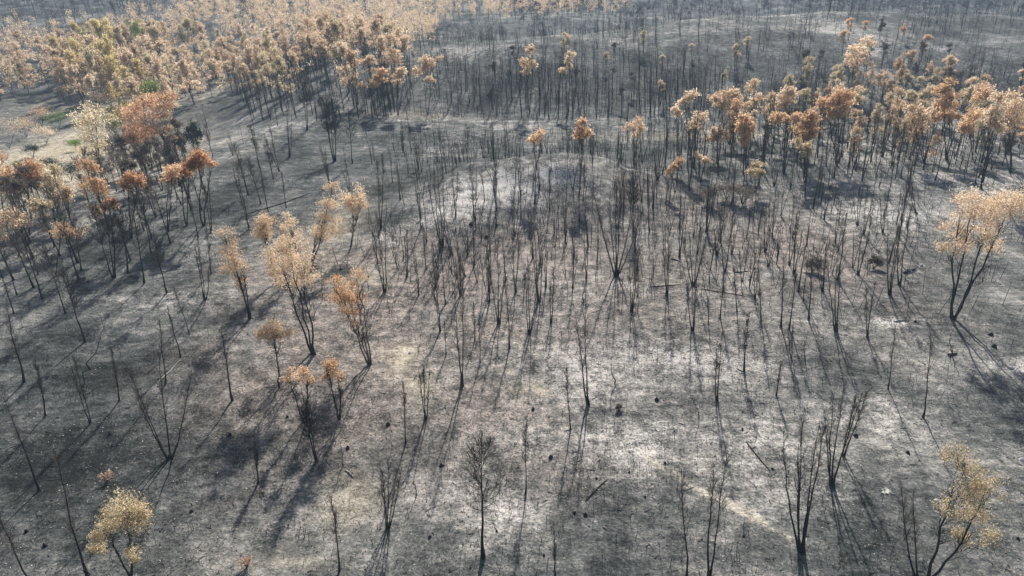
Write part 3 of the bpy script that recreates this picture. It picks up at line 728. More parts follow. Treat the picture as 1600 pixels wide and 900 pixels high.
# ------------------------------------------------------------------ scorched trees that can be told apart
# foot, stems, leaf, lobes in photo pixels (x, y, radius), leaves, leaf size, label
CROWN = [
 ((1489, 498), 4, 'tan', [(1530, 318, 26), (1562, 322, 28), (1592, 320, 24), (1505, 330, 18), (1485, 358, 18), (1512, 372, 16), (1532, 362, 18), (1553, 384, 14), (1470, 385, 10), (1500, 388, 12)], 3600, .15,
  'big tan-crowned tree with four black stems on the bare flat at the right edge'),
 ((1452, 903), 2, 'cream', [(1500, 715, 20), (1525, 740, 24), (1548, 770, 22), (1500, 770, 22), (1520, 800, 22), (1545, 838, 16), (1480, 800, 16), (1505, 840, 16)], 1700, .12,
  'leaning straw-coloured wispy tree in the bottom right corner'),
 ((205, 908), 2, 'cream', [(202, 800, 26), (185, 806, 18), (218, 805, 16), (162, 832, 17), (155, 852, 12), (210, 868, 11), (168, 818, 10)], 2300, .12,
  'cream-leaved little tree with three round tufts at the bottom left'),
 ((578, 569), 4, 'orange', [(545, 455, 24), (530, 470, 22), (560, 475, 18), (545, 490, 20), (520, 445, 18), (555, 435, 16)], 1800, .13,
  'rust-brown bushy tree with a black foot and pale trunk left of the clearing'),
 ((437, 605), 1, 'tan', [(426, 512, 19), (412, 524, 15), (440, 522, 15), (428, 530, 16)], 1600, .12,
  'round tan tuft on a thin stem over the dark slope'),
 ((530, 655), 2, 'orange', [(520, 574, 16), (508, 586, 10), (528, 588, 11)], 700, .13, 'small orange-brown tuft right of the faint pinkish one'),
 ((478, 660), 2, 'orange', [(470, 586, 15), (455, 580, 10), (488, 596, 10), (446, 592, 8)], 420, .13, 'faint pinkish-brown wispy crown between two rounder tufts'),
 ((490, 553), 3, 'tan', [(452, 380, 18), (440, 400, 20), (465, 412, 20), (455, 435, 18), (480, 430, 14), (430, 420, 14)], 1500, .14,
  'tall wispy tan tree left of the rust-brown bush'),
 ((489, 406), 3, 'tan', [(516, 318, 12), (512, 345, 16), (508, 368, 15), (520, 292, 9), (498, 360, 12), (524, 355, 12)], 1500, .14,
  'tall narrow tan plume with a dark many-stemmed foot left of the knoll'),
 ((390, 498), 3, 'tan', [(352, 370, 14), (365, 395, 17), (360, 415, 14), (378, 420, 14), (372, 440, 12)], 950, .13,
  'wispy tan tree on the left slope with two splayed stems'),
 ((432, 440), 2, 'tan', [(410, 345, 14), (405, 360, 12), (418, 365, 12)], 800, .14, 'small bright tan tuft above the tall wispy tan tree'),
 ((548, 385), 2, 'tan', [(556, 305, 15), (550, 322, 12), (562, 322, 12)], 800, .14, 'tan tuft right of the tall narrow plume'),
 ((468, 430), 2, 'tan', [(450, 345, 10), (448, 362, 11), (458, 372, 12), (470, 380, 10)], 700, .14, 'thin tan spray between the bright tuft and the narrow plume'),
 ((238, 262), 1, 'rust', [(205, 180, 17), (225, 165, 18), (245, 160, 17), (215, 200, 18), (238, 190, 20), (255, 175, 16), (200, 205, 13), (262, 150, 13), (230, 210, 12)], 2600, .26,
  'broad rust-orange tree, the largest red crown, beside the straw field'),
 ((196, 238), 1, 'olive', [(184, 176, 13), (182, 190, 13), (192, 168, 11)], 700, .24, 'half-green yellowing tree at the left flank of the broad rust-orange tree'),
 ((238, 178), 1, 'green', [(236, 137, 10), (228, 143, 9), (243, 144, 8)], 800, .24, 'small bright green round tree behind the broad rust-orange tree'),
 ((207, 92), 1, 'green', [(208, 38, 9), (205, 52, 10), (213, 48, 8), (200, 62, 8)], 600, .32, 'slender green tree amid the distant tan wood at the top left'),
 ((128, 84), 1, 'olive', [(127, 48, 9), (122, 56, 8), (133, 56, 8)], 500, .32, 'low yellow-green tree amid the distant tan wood'),
 ((306, 243), 1, 'evergreen', [(298, 208, 12), (290, 216, 9), (306, 216, 9), (298, 200, 8)], 900, .22, 'small dark evergreen tree right of the broad rust-orange tree'),
 ((318, 352), 2, 'rust', [(318, 246, 13), (308, 252, 12), (330, 252, 9)], 900, .2, 'rust-topped dark tree, tallest of the red-tinged group above the slope'),
 ((292, 352), 2, 'rust', [(297, 256, 10), (284, 268, 12), (275, 262, 8)], 700, .2, 'orange-topped dark tree just left of the rust-topped one'),
 ((262, 362), 2, 'orange', [(268, 268, 12), (262, 280, 9)], 500, .2, 'tan-orange topped tree at the left end of the red-tinged group'),
 ((205, 372), 2, 'rust', [(206, 275, 12), (198, 285, 9), (216, 282, 9)], 600, .2, 'dull rust-topped tree below the straw field'),
 ((175, 385), 1, 'rust', [(171, 316, 9), (167, 321, 6)], 420, .18, 'dark tree with one small vivid orange tuft'),
 ((48, 345), 1, 'rust', [(40, 262, 14), (30, 272, 12), (50, 275, 13), (40, 285, 10)], 1000, .22, 'round brown-orange tree with a dark heart near the left frame edge'),
 ((8, 350), 1, 'orange', [(4, 278, 16), (-6, 290, 14), (10, 296, 10)], 800, .22, 'orange-brown tree cut by the left frame edge'),
 ((160, 300), 2, 'cream', [(138, 180, 18), (150, 195, 18), (125, 190, 14), (140, 212, 18), (152, 222, 13), (160, 180, 12), (150, 240, 12)], 1200, .22, 'tall translucent cream tree with a forked trunk beside the straw field'),
 ((86, 345), 2, 'cream', [(78, 275, 12), (90, 292, 13), (72, 290, 10), (84, 305, 12), (102, 300, 10)], 900, .2, 'pale cream tree below the straw field'),
 ((30, 400), 2, 'tan', [(8, 335, 14), (14, 350, 14), (0, 362, 12), (36, 345, 10)], 900, .18, 'pale tan tree at the left frame edge above the feathery trees'),
 ((112, 350), 1, 'tan', [(106, 300, 10), (100, 308, 8)], 420, .18, 'small pale tan tree right of the cream tree below the straw field'),
 ((85, 430), 1, 'orange', [(100, 355, 12), (112, 362, 12), (90, 362, 10)], 500, .17, 'brown-leaved tree among the feathery trees on the left'),
 # big crowns on the far slope, right half
 ((1083, 262), 3, 'tan', [(1078, 150, 10), (1066, 157, 8), (1058, 172, 9), (1090, 186, 12), (1100, 182, 8), (1085, 152, 8), (1094, 198, 7)], 900, .26, 'tall dark tree with four separate tan tufts at the left end of the tan belt'),
 ((1112, 248), 2, 'tan', [(1119, 202, 10), (1112, 212, 9), (1124, 212, 8)], 500, .26, 'small tan round crown beneath the tree with four tufts'),
 ((1166, 268), 2, 'orange', [(1162, 186, 9), (1158, 200, 11), (1168, 205, 11), (1165, 218, 9), (1172, 195, 8)], 900, .26, 'orange-brown oval crown in the left half of the tan belt'),
 ((1140, 225), 3, 'tan', [(1120, 150, 10), (1135, 150, 11), (1148, 148, 11), (1128, 162, 9), (1142, 163, 10), (1155, 158, 8)], 1100, .27, 'wide tan crown right of the tree with four tufts'),
 ((1178, 215), 2, 'tan', [(1182, 155, 9), (1172, 165, 8), (1178, 132, 9), (1172, 138, 7)], 600, .27, 'two-tiered tan crown right of the wide tan crown'),
 ((1230, 225), 2, 'tan', [(1232, 145, 10), (1228, 155, 10), (1238, 152, 9), (1222, 165, 8), (1232, 140, 8)], 900, .27, 'bright tan crown in the middle of the tan belt'),
 ((1220, 240), 2, 'orange', [(1218, 182, 9), (1210, 185, 8), (1228, 185, 7)], 500, .26, 'flat orange-tan crown under the bright tan crown'),
 ((1260, 265), 3, 'orange', [(1262, 182, 11), (1255, 192, 12), (1268, 192, 12), (1248, 205, 11), (1262, 208, 11), (1272, 200, 9)], 1300, .25, 'large orange-tan crown on a single dark column at mid belt'),
 ((1258, 285), 3, 'cream', [(1256, 226, 9), (1246, 222, 8), (1266, 232, 9), (1258, 240, 8)], 450, .24, 'faded greyish-tan crown in front of the large orange-tan one'),
 ((1180, 300), 2, 'cream', [(1182, 258, 9), (1178, 268, 9), (1188, 270, 7)], 500, .22, 'pale yellowish small crown standing before the tan belt'),
 ((1310, 255), 3, 'orange', [(1308, 150, 12), (1300, 160, 12), (1318, 158, 12), (1295, 172, 10), (1312, 175, 12), (1325, 150, 9), (1282, 160, 9)], 1300, .26, 'broad orange-brown crown right of the large column-like one'),
 ((1345, 145), 2, 'tan', [(1345, 70, 10), (1335, 80, 10), (1352, 82, 10), (1360, 65, 8), (1325, 92, 9), (1355, 98, 9), (1340, 95, 9)], 900, .34, 'highest tan tree on the far slope, steeple-shaped'),
 ((1580, 270), 3, 'tan', [(1572, 155, 13), (1560, 165, 12), (1585, 165, 12), (1555, 180, 12), (1575, 182, 13), (1592, 185, 12), (1568, 198, 10)], 1600, .24, 'big tan tree at the right edge of the belt, above the bare flat'),
 ((1532, 295), 3, 'tan', [(1560, 150, 8), (1550, 175, 10), (1548, 190, 9), (1558, 200, 9)], 700, .24, 'tall slanting tree with a tan top in front of the big right-edge tan tree'),
 ((1520, 250), 2, 'orange', [(1518, 182, 10), (1512, 192, 10), (1524, 178, 8), (1508, 204, 8)], 800, .25, 'leaning orange oval crown left of the big right-edge tan tree'),
 ((1540, 232), 2, 'orange', [(1540, 138, 8), (1535, 148, 9), (1545, 142, 7), (1528, 156, 8)], 600, .26, 'slanting orange crown above the leaning orange oval crown'),
 ((1480, 250), 3, 'orange', [(1480, 130, 9), (1475, 142, 11), (1485, 148, 11), (1472, 160, 10), (1488, 165, 10), (1478, 178, 11), (1465, 182, 10), (1488, 180, 9)], 1500, .26, 'tall orange column of foliage in the right half of the belt'),
 ((1445, 255), 3, 'tan', [(1425, 172, 10), (1438, 178, 11), (1425, 185, 10), (1440, 192, 10), (1452, 175, 9)], 800, .25, 'dull tan crown left of the tall orange column'),
 # lone crowns over the grey slope and around the track
 ((908, 262), 2, 'orange', [(910, 190, 8), (906, 200, 8), (915, 208, 9), (905, 210, 8)], 520, .22, 'pinkish-brown crown with two tufts behind the knoll'),
 ((838, 262), 2, 'orange', [(838, 212, 9), (830, 216, 8), (846, 208, 7)], 320, .22, 'faint orange wisp left of the pinkish-brown crown behind the knoll'),
 ((992, 258), 2, 'tan', [(985, 198, 9), (998, 192, 9), (1003, 200, 7), (994, 210, 7)], 480, .22, 'thin brownish tree with a flat top right of the pinkish crown'),
 ((1055, 300), 2, 'orange', [(1050, 262, 8), (1060, 252, 7), (1045, 268, 6)], 300, .2, 'small pale orange wisp below the belt\'s left end'),
 ((1095, 285), 2, 'tan', [(1092, 244, 8), (1102, 250, 7)], 300, .2, 'small tan tuft below the tree with four tufts'),
 ((828, 175), 2, 'tan', [(829, 80, 8), (824, 98, 9), (834, 97, 8), (822, 110, 8)], 520, .32, 'lone tan tree high on the grey slope, above the knoll'),
 ((888, 175), 2, 'tan', [(890, 88, 7), (888, 100, 8), (878, 112, 7)], 380, .32, 'lone narrow tan tree right of the one high on the grey slope'),
 ((668, 178), 2, 'tan', [(662, 98, 9), (672, 95, 9), (655, 110, 8), (668, 108, 9), (670, 126, 8), (688, 90, 6)], 800, .3, 'bright tan lone tree at the left of the grey slope'),
 ((622, 180), 2, 'tan', [(622, 115, 8), (628, 110, 7), (620, 126, 7)], 420, .3, 'small tan tree just left of the bright lone one'),
 ((592, 178), 2, 'orange', [(590, 118, 8), (598, 112, 8), (585, 132, 8), (600, 124, 7)], 560, .3, 'tan-orange tree, leftmost of three before the grey slope'),
 ((624, 110), 2, 'tan', [(622, 50, 8), (632, 60, 8), (628, 75, 8), (612, 60, 7)], 500, .36, 'tall tan tree where the grey slope meets the left wood'),
]

def hand_crowns():
    for i, (ft, n, leaf, lobes, nl, sz, lab) in enumerate(CROWN):
        rng = np.random.default_rng(4000 + i)
        p = ground_at(*ft)
        B = []
        for (lx, ly, lr) in lobes:
            dy = rng.normal(0, .8) * lr / F_PX * np.linalg.norm(p) * 1.2
            q = above(p, lx, ly, dy)
            r = (1.4 if 7 <= i <= 12 else 1.15) * lr / F_PX * np.linalg.norm(q - np.array([0, 0, CAM_H]))
            B.append((*(q - p), r))
        h = max(b[2] for b in B)
        pale = 'bark_pale' if i in (3, 26) else 'bark'
        pr = crown_tree(h, n, B, leaf, 4000 + i, leaves=int((1.5 if 7 <= i <= 12 else 1) * nl * (4.5 if ft[1] > 400 else 3.2)), size=sz * (.62 if ft[1] > 400 else .85), bark=pale)
        nm = 'green_tree' if leaf in ('green', 'evergreen', 'olive') else 'scorched_tree'
        place(nm, pr, p, label=lab, cat='tree', group='trees with leaves left')
        TAKEN.append(p)
hand_crowns()

# ------------------------------------------------------------------ scattered trees
def inside(poly, x, y):
    c = np.zeros(np.shape(x), bool); n = len(poly)
    for i in range(n):
        (x1, y1), (x2, y2) = poly[i], poly[(i + 1) % n]
        k = ((y1 > y) != (y2 > y))
        c ^= k & (x < (x2 - x1) * (y - y1) / (y2 - y1 + 1e-12) + x1)
    return c

GRID = {}
def free(p, d):
    k = (int(p[0] // 4), int(p[1] // 4)); w = int(d // 4) + 1
    for a in range(-w, w + 1):
        for b in range(-w, w + 1):
            for q in GRID.get((k[0] + a, k[1] + b), ()):
                if (q[0] - p[0]) ** 2 + (q[1] - p[1]) ** 2 < d * d: return False
    return True
def take(p): GRID.setdefault((int(p[0] // 4), int(p[1] // 4)), []).append((p[0], p[1]))
for p in TAKEN: take(p)

def scatter(poly, n, gap, rng, box, dens=None):
    """up to n free feet whose photo position falls into poly"""
    out = []
    for _ in range(60):
        if len(out) >= n: break
        m = max(n * 2, 60)
        x = rng.uniform(box[0], box[1], m); y = rng.uniform(box[2], box[3], m)
        z = hgt(x, y)
        px, py, _d = to_px(np.stack([x, y, z], 1))
        ok = inside(poly, px, py)
        if dens is not None: ok &= rng.random(m) < dens(px, py)
        for j in np.nonzero(ok)[0]:
            if len(out) >= n: break
            p = np.array([x[j], y[j], z[j]])
            g = gap * (0.7 + .6 * rng.random())
            if free(p, g):
                take(p); out.append((p, px[j], py[j]))
    return out

def label_by_place(items, anchors, what, group, name):
    """items: (point, px, py, proto, rot, scale, adj); every tree is told by its rank from the left near a landmark"""
    cells = {}
    for it in items:
        k = min(range(len(anchors)), key=lambda i: (anchors[i][0] - it[1]) ** 2 + 2.5 * (anchors[i][1] - it[2]) ** 2)
        cells.setdefault((k, it[6]), []).append(it)
    for (k, adj), its in cells.items():
        its.sort(key=lambda t: t[1])
        for r, it in enumerate(its):
            if len(its) == 1: lab = f'the one {adj} {what} {anchors[k][2]}'
            else: lab = f'{ORD[min(r, 19)]} from left, {adj} {what}s {anchors[k][2]}'
            place(name, it[3], it[0], it[4], it[5], -0.07, label=lab, cat='tree', group=group)

rng = np.random.default_rng(99)
PB = [bare_tree(h, n, (rng.normal(0, .3), rng.normal(0, .3)), k, 200 + i, False) for i, (h, n, k) in enumerate(
    [(8, 1, 'c'), (9, 2, 'c'), (8, 3, 'c'), (7, 3, 'c'), (9, 4, 'c'), (8.5, 2, 'c'), (7.5, 1, 'c'), (9, 5, 'c'), (9.5, 1, 'c'), (8, 2, 'c')])]
PF = [bare_tree(h, n, (rng.normal(0, .4), rng.normal(0, .4)), 'f', 300 + i, False) for i, (h, n) in enumerate([(8.5, 1), (9.5, 2), (8, 1), (9, 3), (10, 1)])]

bare_anchor = [
 (640, 205, 'at the left end of the dirt track'), (760, 205, 'in front of the black wall of trunks'), (860, 215, 'behind the knoll, beyond its crest'), (960, 215, 'on the near side of the track, mid picture'),
 (620, 300, 'on the grey flat left of the knoll'), (540, 300, 'around the shadowed dip left of the knoll'), (700, 270, 'behind the left shoulder of the knoll'),
 (880, 370, 'below the right shoulder of the knoll'), (940, 300, 'right of the knoll top'), (1010, 300, 'behind the fan-shaped coppice'), (1030, 400, 'right of the fan-shaped coppice'),
 (1080, 300, 'in the sooty hollow below the tan belt'), (1100, 390, 'around the U-shaped black coppice'), (1150, 340, 'at the left of the burnt thicket'), (1200, 300, 'at the back left of the burnt thicket'),
 (1210, 400, 'in the near left part of the burnt thicket'), (1240, 350, 'in the heart of the burnt thicket'), (1280, 300, 'at the back of the burnt thicket'), (1320, 400, 'in the near right part of the burnt thicket'),
 (1330, 310, 'right of the thicket, by the pale patch'), (1400, 290, 'on the flat below the tall orange column'), (1470, 270, 'along the shaded edge of the bare flat'),
 (350, 250, 'right of the red-tinged group'), (420, 290, 'around the long dark fallen log'), (390, 180, 'on the back of the grey flat'), (470, 170, 'before the left wood edge'), (300, 300, 'under the red-tinged group'),
 (250, 330, 'behind the feathery row'), (160, 350, 'left of the feathery row'), (560, 220, 'right of the broad four-trunked thicket tree'), (40, 430, 'by the left frame edge'), (680, 460, 'at the top left of the clearing'),
 (880, 440, 'left of the fan-shaped coppice'), (580, 400, 'around the rust-brown bush'), (1160, 260, 'under the left half of the tan belt'), (1260, 260, 'under the middle of the tan belt'), (780, 390, 'in front of the knoll'), (760, 300, 'on the knoll itself'),
]
items = []
def add_bare(poly, n, gap, box, protos, smin, smax, adj, seed, dens=None):
    r = np.random.default_rng(seed)
    for (p, px, py) in scatter(poly, n, gap, r, box, dens):
        s = r.uniform(smin, smax)
        items.append((p, px, py, protos[r.integers(len(protos))], r.uniform(0, 6.28), s, adj if s < (smin + smax) / 2 else adj.replace('short', 'tall').replace('smaller', 'larger')))
add_bare([(1010, 450), (1000, 290), (1060, 250), (1420, 265), (1420, 330), (1380, 450), (1300, 470), (1200, 480), (1100, 440)], 58, 1.9, (10, 110, 70, 165), PB, .75, 1.25, 'short bare', 1)
add_bare([(600, 200), (1050, 215), (1010, 300), (930, 300), (830, 250), (700, 260), (600, 340), (560, 300)], 34, 3.0, (-60, 60, 90, 185), PB, .5, .9, 'short bare', 2)
add_bare([(560, 450), (620, 330), (760, 290), (960, 300), (1010, 420), (900, 460), (700, 480)], 32, 2.4, (-60, 60, 70, 140), PB, .6, 1.0, 'short bare', 3)
add_bare([(270, 300), (330, 190), (450, 140), (580, 150), (600, 250), (520, 330), (380, 340)], 24, 3.5, (-140, -20, 100, 220), PB + PF[:2], .6, 1.0, 'smaller dark', 4)
add_bare([(100, 430), (130, 320), (180, 260), (300, 230), (350, 270), (350, 330), (290, 370), (200, 410)], 38, 1.8, (-125, -40, 80, 165), PF, .75, 1.15, 'smaller feathery', 5)
add_bare([(1040, 260), (1180, 240), (1400, 245), (1530, 260), (1560, 290), (1440, 290), (1240, 275)], 16, 3.0, (20, 170, 110, 200), PB, .8, 1.2, 'short bare', 6)
add_bare([(0, 470), (0, 370), (90, 350), (130, 420), (60, 470)], 8, 2.2, (-110, -50, 70, 130), PF, .7, 1.0, 'smaller feathery', 7)
label_by_place(items, bare_anchor, 'tree', 'bare trees in the middle distance', 'burnt_tree')

# leafy trees of the tan belt (right) and the left wood
SPR = {}
def sproto(leaf, v):
    if (leaf, v) not in SPR:
        r = np.random.default_rng(700 + v)
        h = [9.5, 11, 10, 8.5][v % 4]
        SPR[(leaf, v)] = crown_tree(h, 1 + v % 3, (blob_list(h, r, 8 + v % 3, .17, .42 if v % 2 else .58, .95, .10) if v < 5 else [(q[0] * (1.25 - q[2] / h), q[1] * (1.25 - q[2] / h), q[2], q[3]) for q in blob_list(h, r, 15, .25, .18, .97, .10)]), leaf, 700 + v, leaves=2600 if v < 5 else 3400, size=.165, twigs=v < 5)
    return SPR[(leaf, v)]
scor = []
def add_scorched(poly, n, gap, box, mix, smin, smax, seed, dens=None, lo=0):
    r = np.random.default_rng(seed)
    names = {'tan': 'tan', 'orange': 'orange-brown', 'cream': 'pale cream', 'gold': 'golden', 'rust': 'rusty', 'grey': 'ash-grey', 'olive': 'yellowish'}
    for (p, px, py) in scatter(poly, n, gap, r, box, dens):
        leaf = mix[r.integers(len(mix))]
        s = r.uniform(smin, smax)
        scor.append((p, px, py, sproto(leaf, int(r.integers(lo, lo + 5))), r.uniform(0, 6.28), (s, s, s * r.uniform(.9, 1.15)), names[leaf]))
add_scorched([(1080, 240), (1180, 190), (1260, 130), (1420, 110), (1520, 150), (1600, 190), (1660, 260), (1500, 262), (1300, 255)], 95, 2.8, (30, 260, 130, 290), ['tan', 'orange', 'tan', 'tan', 'cream', 'grey', 'cream'], .55, .92, 11, None, 2)
add_scorched([(700, 150), (760, 90), (1000, 70), (1180, 60), (1160, 170), (900, 178)], 15, 9, (-30, 160, 190, 300), ['tan', 'tan', 'grey', 'cream'], .45, .7, 17)
add_scorched([(1180, 130), (1300, 60), (1420, 60), (1600, 130), (1600, 180), (1400, 120)], 14, 6, (80, 260, 200, 300), ['tan', 'orange', 'grey'], .6, .85, 12)
add_scorched([(90, 140), (130, 100), (230, 100), (270, 160), (160, 172)], 22, 3, (-330, -60, 170, 380), ['gold', 'gold', 'gold', 'cream'], 1.35, 1.8, 15, None, 5)
add_scorched([(0, 160), (60, 145), (130, 185), (270, 190), (380, 168), (480, 168), (570, 165), (640, 140), (690, 100), (640, 75), (400, 70), (200, 75), (0, 95)], 160, 3.6, (-330, -10, 150, 380), ['tan', 'tan', 'cream', 'tan', 'tan'], 1.05, 1.55, 13, None, 4)
add_scorched([(0, 420), (0, 330), (60, 300), (130, 330), (110, 400)], 9, 3, (-130, -55, 90, 170), ['tan', 'grey', 'grey', 'cream'], .6, .9, 14)
add_scorched([(100, 420), (140, 320), (180, 250), (310, 235), (340, 300), (200, 400)], 16, 2.5, (-130, -40, 85, 170), ['grey', 'grey', 'orange', 'grey'], .6, .9, 16, None, 1)
tan_anchor = [
 (1090, 225, 'near the left end of the tan belt'), (1140, 210, 'behind the orange-brown oval crown'), (1190, 195, 'left of the bright tan crown'), (1230, 190, 'behind the flat orange-tan crown'), (1280, 200, 'right of the large column-like crown'),
 (1270, 150, 'above the broad orange-brown crown'), (1330, 225, 'under the broad orange-brown crown'), (1340, 170, 'below the steeple-shaped tree'), (1390, 225, 'left of the dull tan crown'), (1390, 150, 'in the upper middle of the tan belt'),
 (1440, 210, 'behind the dull tan crown'), (1440, 140, 'above the dull tan crown'), (1500, 225, 'right of the tall orange column'), (1500, 170, 'above the leaning orange oval crown'), (1560, 230, 'left under the big right-edge tan tree'), (1590, 200, 'touching the right frame edge'),
 (760, 130, 'scattered on the left of the grey slope'), (880, 120, 'high on the grey slope above the knoll'), (990, 130, 'high on the grey slope right of the knoll'), (1110, 120, 'on the grey slope behind the tan belt'), (1300, 90, 'left of the steeple-shaped tree, high on the slope'), (1420, 90, 'right of the steeple-shaped tree, high on the slope'), (1540, 120, 'high on the slope at the right'),
 (30, 150, 'above the grey field at the far left'), (80, 120, 'at the left of the tan wood'), (150, 160, 'along the near edge of the tan wood'), (150, 110, 'left of the slender green tree'), (220, 160, 'behind the bright green tree'),
 (230, 110, 'below the slender green tree'), (290, 160, 'right of the bright green tree'), (290, 110, 'in the heart of the tan wood'), (350, 140, 'at the right front of the tan wood'), (350, 90, 'at the right back of the tan wood'),
 (420, 130, 'at the corner of the grey flat'), (420, 80, 'above the corner of the grey flat'), (480, 120, 'behind the massive black trunk'), (480, 75, 'high above the massive black trunk'), (540, 120, 'above the broad four-trunked thicket tree'),
 (540, 80, 'high above the broad four-trunked thicket tree'), (600, 95, 'left of the tall tan tree by the grey slope'), (650, 85, 'around the tall tan tree by the grey slope'), (100, 75, 'around the low yellow-green tree'), (20, 90, 'in the far left corner of the tan wood'),
 (230, 70, 'behind the slender green tree'), (320, 62, 'at the hazy back of the tan wood'), (20, 380, 'at the left frame edge above the feathery trees'), (90, 370, 'left of the feathery row'), (200, 340, 'among the feathery row'), (280, 290, 'beneath the red-tinged group'), (190, 275, 'below the broad rust-orange tree'),
]
label_by_place(scor, tan_anchor, 'tree', 'leafy scorched trees of the wood and the belt', 'scorched_tree')

# ------------------------------------------------------------------ far woods (beyond counting): joined masses
def far_bare(mb, p, h, n, rng):
    P = []; R = []
    for i in range(n):
        a = rng.normal(0, .5 if n > 1 else .25, 2)
        hh = h * rng.uniform(.75, 1)
        P.append([p + [0, 0, -.3], p + [a[0] * .5 - .035 * hh, a[1] * .5, hh * .5], p + [a[0] - .07 * hh, a[1], hh]]); w_ = rng.uniform(.5, 1.2); R.append([.085 * w_ * h / 9 + .015, .06 * w_ * h / 9, .012])
    mb.tubes(np.array(P), np.array(R), 4)
def far_twigs(mb, p, h, rng, k=16):
    z = rng.uniform(.4, .95, k) * h
    o = p + np.stack([rng.normal(0, .3, k) - .07 * z, rng.normal(0, .3, k), z], 1)
    d = unit(rng.normal(0, .5, (k, 3)) + np.array([0, 0, 1.0])) * (h * .16)
    mb.tubes(np.stack([o, o + d], 1), np.tile([.03, .012], (k, 1)), 3)

def far_wood():
    r = np.random.default_rng(55)
    mb, tw = MB(), MB()
    slope = [(560, 188), (700, 184), (1000, 192), (1250, 215), (1600, 250), (1700, 250), (1700, 20), (1250, 12), (1000, 30), (900, 45), (640, 72), (520, 100)]
    def dn(px, py):
        low = np.clip((py - 95) / 60, 0, 1) * np.where((px > 640) & (px < 1080), 1, .55)
        return (0.25 + .75 * low) * np.clip(.75 + .9 * vnoise(px / 45, py / 22, 51), .12, 1)
    for (p, px, py) in scatter(slope, 1700, 1.3, r, (-80, 320, 180, 320), dn):
        h = (r.uniform(5, 11.5) if py > 110 else r.uniform(2.5, 8)) * (1 if r.random() > .15 else .5)
        far_bare(mb, p, h, int(r.integers(1, 3)), r); far_twigs(tw, p, h, r, 22)
    thick = [(370, 190), (370, 110), (620, 90), (620, 190)]
    for (p, px, py) in scatter(thick, 170, 1.6, r, (-150, -10, 160, 330)):
        h = r.uniform(8, 12)
        far_bare(mb, p, h, int(r.integers(1, 4)), r); far_twigs(tw, p, h, r, 26)
    mid = [(560, 450), (620, 330), (600, 200), (1050, 215), (1420, 265), (1420, 330), (1380, 440), (1200, 470), (900, 460)]
    for (p, px, py) in scatter(mid, 170, 1.6, r, (-50, 110, 75, 185)):
        h = r.uniform(3, 7)
        far_bare(mb, p, h, int(r.integers(1, 4)), r); far_twigs(tw, p, h, r, 26)
    belt = [(1030, 275), (1060, 200), (1250, 190), (1600, 220), (1620, 265), (1400, 285)]
    for (p, px, py) in scatter(belt, 150, 1.6, r, (25, 240, 110, 260)):
        h = r.uniform(6, 11)
        far_bare(mb, p, h, int(r.integers(1, 4)), r); far_twigs(tw, p, h, r, 26)
    ridge = [(560, 60), (700, 45), (900, 30), (1100, 20), (1250, 0), (1700, -20), (1700, -70), (500, -70)]
    for (p, px, py) in scatter(ridge, 1100, 2.2, r, (-200, 500, 240, 700)):
        h = r.uniform(7, 12)
        far_bare(mb, p, h, int(r.integers(1, 3)), r); far_twigs(tw, p, h, r, 10)
    left = [(0, 130), (0, -60), (560, -60), (600, 110), (400, 150)]
    for (p, px, py) in scatter(left, 900, 2.5, r, (-520, 0, 170, 700)):
        h = r.uniform(7, 12)
        far_bare(mb, p, h, int(r.integers(1, 3)), r); far_twigs(tw, p, h, r, 14)
    o = tag(link('distant_burnt_forest', mb.mesh('distant_burnt_forest', M['bark'])), 'dense stand of thin black burnt trunks on the far grey slope', 'forest', kind='stuff')
    tag(link('distant_burnt_twigs', tw.mesh('distant_burnt_twigs', M['twig'])), 'grey haze of bare twigs over the far burnt stand', 'forest', kind='stuff')
    for nm, leaf, n, poly, box, lab in (
        ('distant_tan_forest', 'far_tan', 1350, [(-60, 150), (-60, 75), (160, 60), (300, 25), (420, -30), (1000, -60), (980, 22), (700, 40), (640, 110), (480, 140), (300, 160), (150, 155)], (-520, 260, 180, 800), 'far tan scorched woodland filling the top of the view'),
        ('distant_grey_forest', 'sooty', 620, [(-60, 85), (-60, -70), (560, -70), (420, 20), (160, 65)], (-600, 0, 280, 800), 'far bluish grey woodland at the top left'),
        ('distant_brown_forest', 'sooty', 520, [(700, 40), (1000, -60), (1700, -80), (1700, 35), (1300, 25)], (0, 520, 400, 680), 'far dull brown woodland behind the ridge')):
        lb = MB(); tb = MB()
        for (p, px, py) in scatter(poly, n, 4.0, r, box):
            h = r.uniform(9, 16)
            k = 10
            zz = r.uniform(.2, .97, k); c = p + np.stack([r.normal(0, .16, k) * h * (1.25 - zz), r.normal(0, .16, k) * h * (1.25 - zz), zz * h], 1)
            leaf_clumps(lb, c, h * r.uniform(.07, .13, k), 380 if leaf == 'far_tan' else 240, .30 if leaf == 'far_tan' else .38, r, .35, 1.0, .11)
            far_bare(tb, p, h * .8, 1, r)
        tag(link(nm, lb.mesh(nm, M[leaf])), lab, 'forest', kind='stuff')
        tag(link(nm + '_trunks', tb.mesh(nm, M['bark'])), 'trunks under the ' + lab, 'forest', kind='stuff')
far_wood()

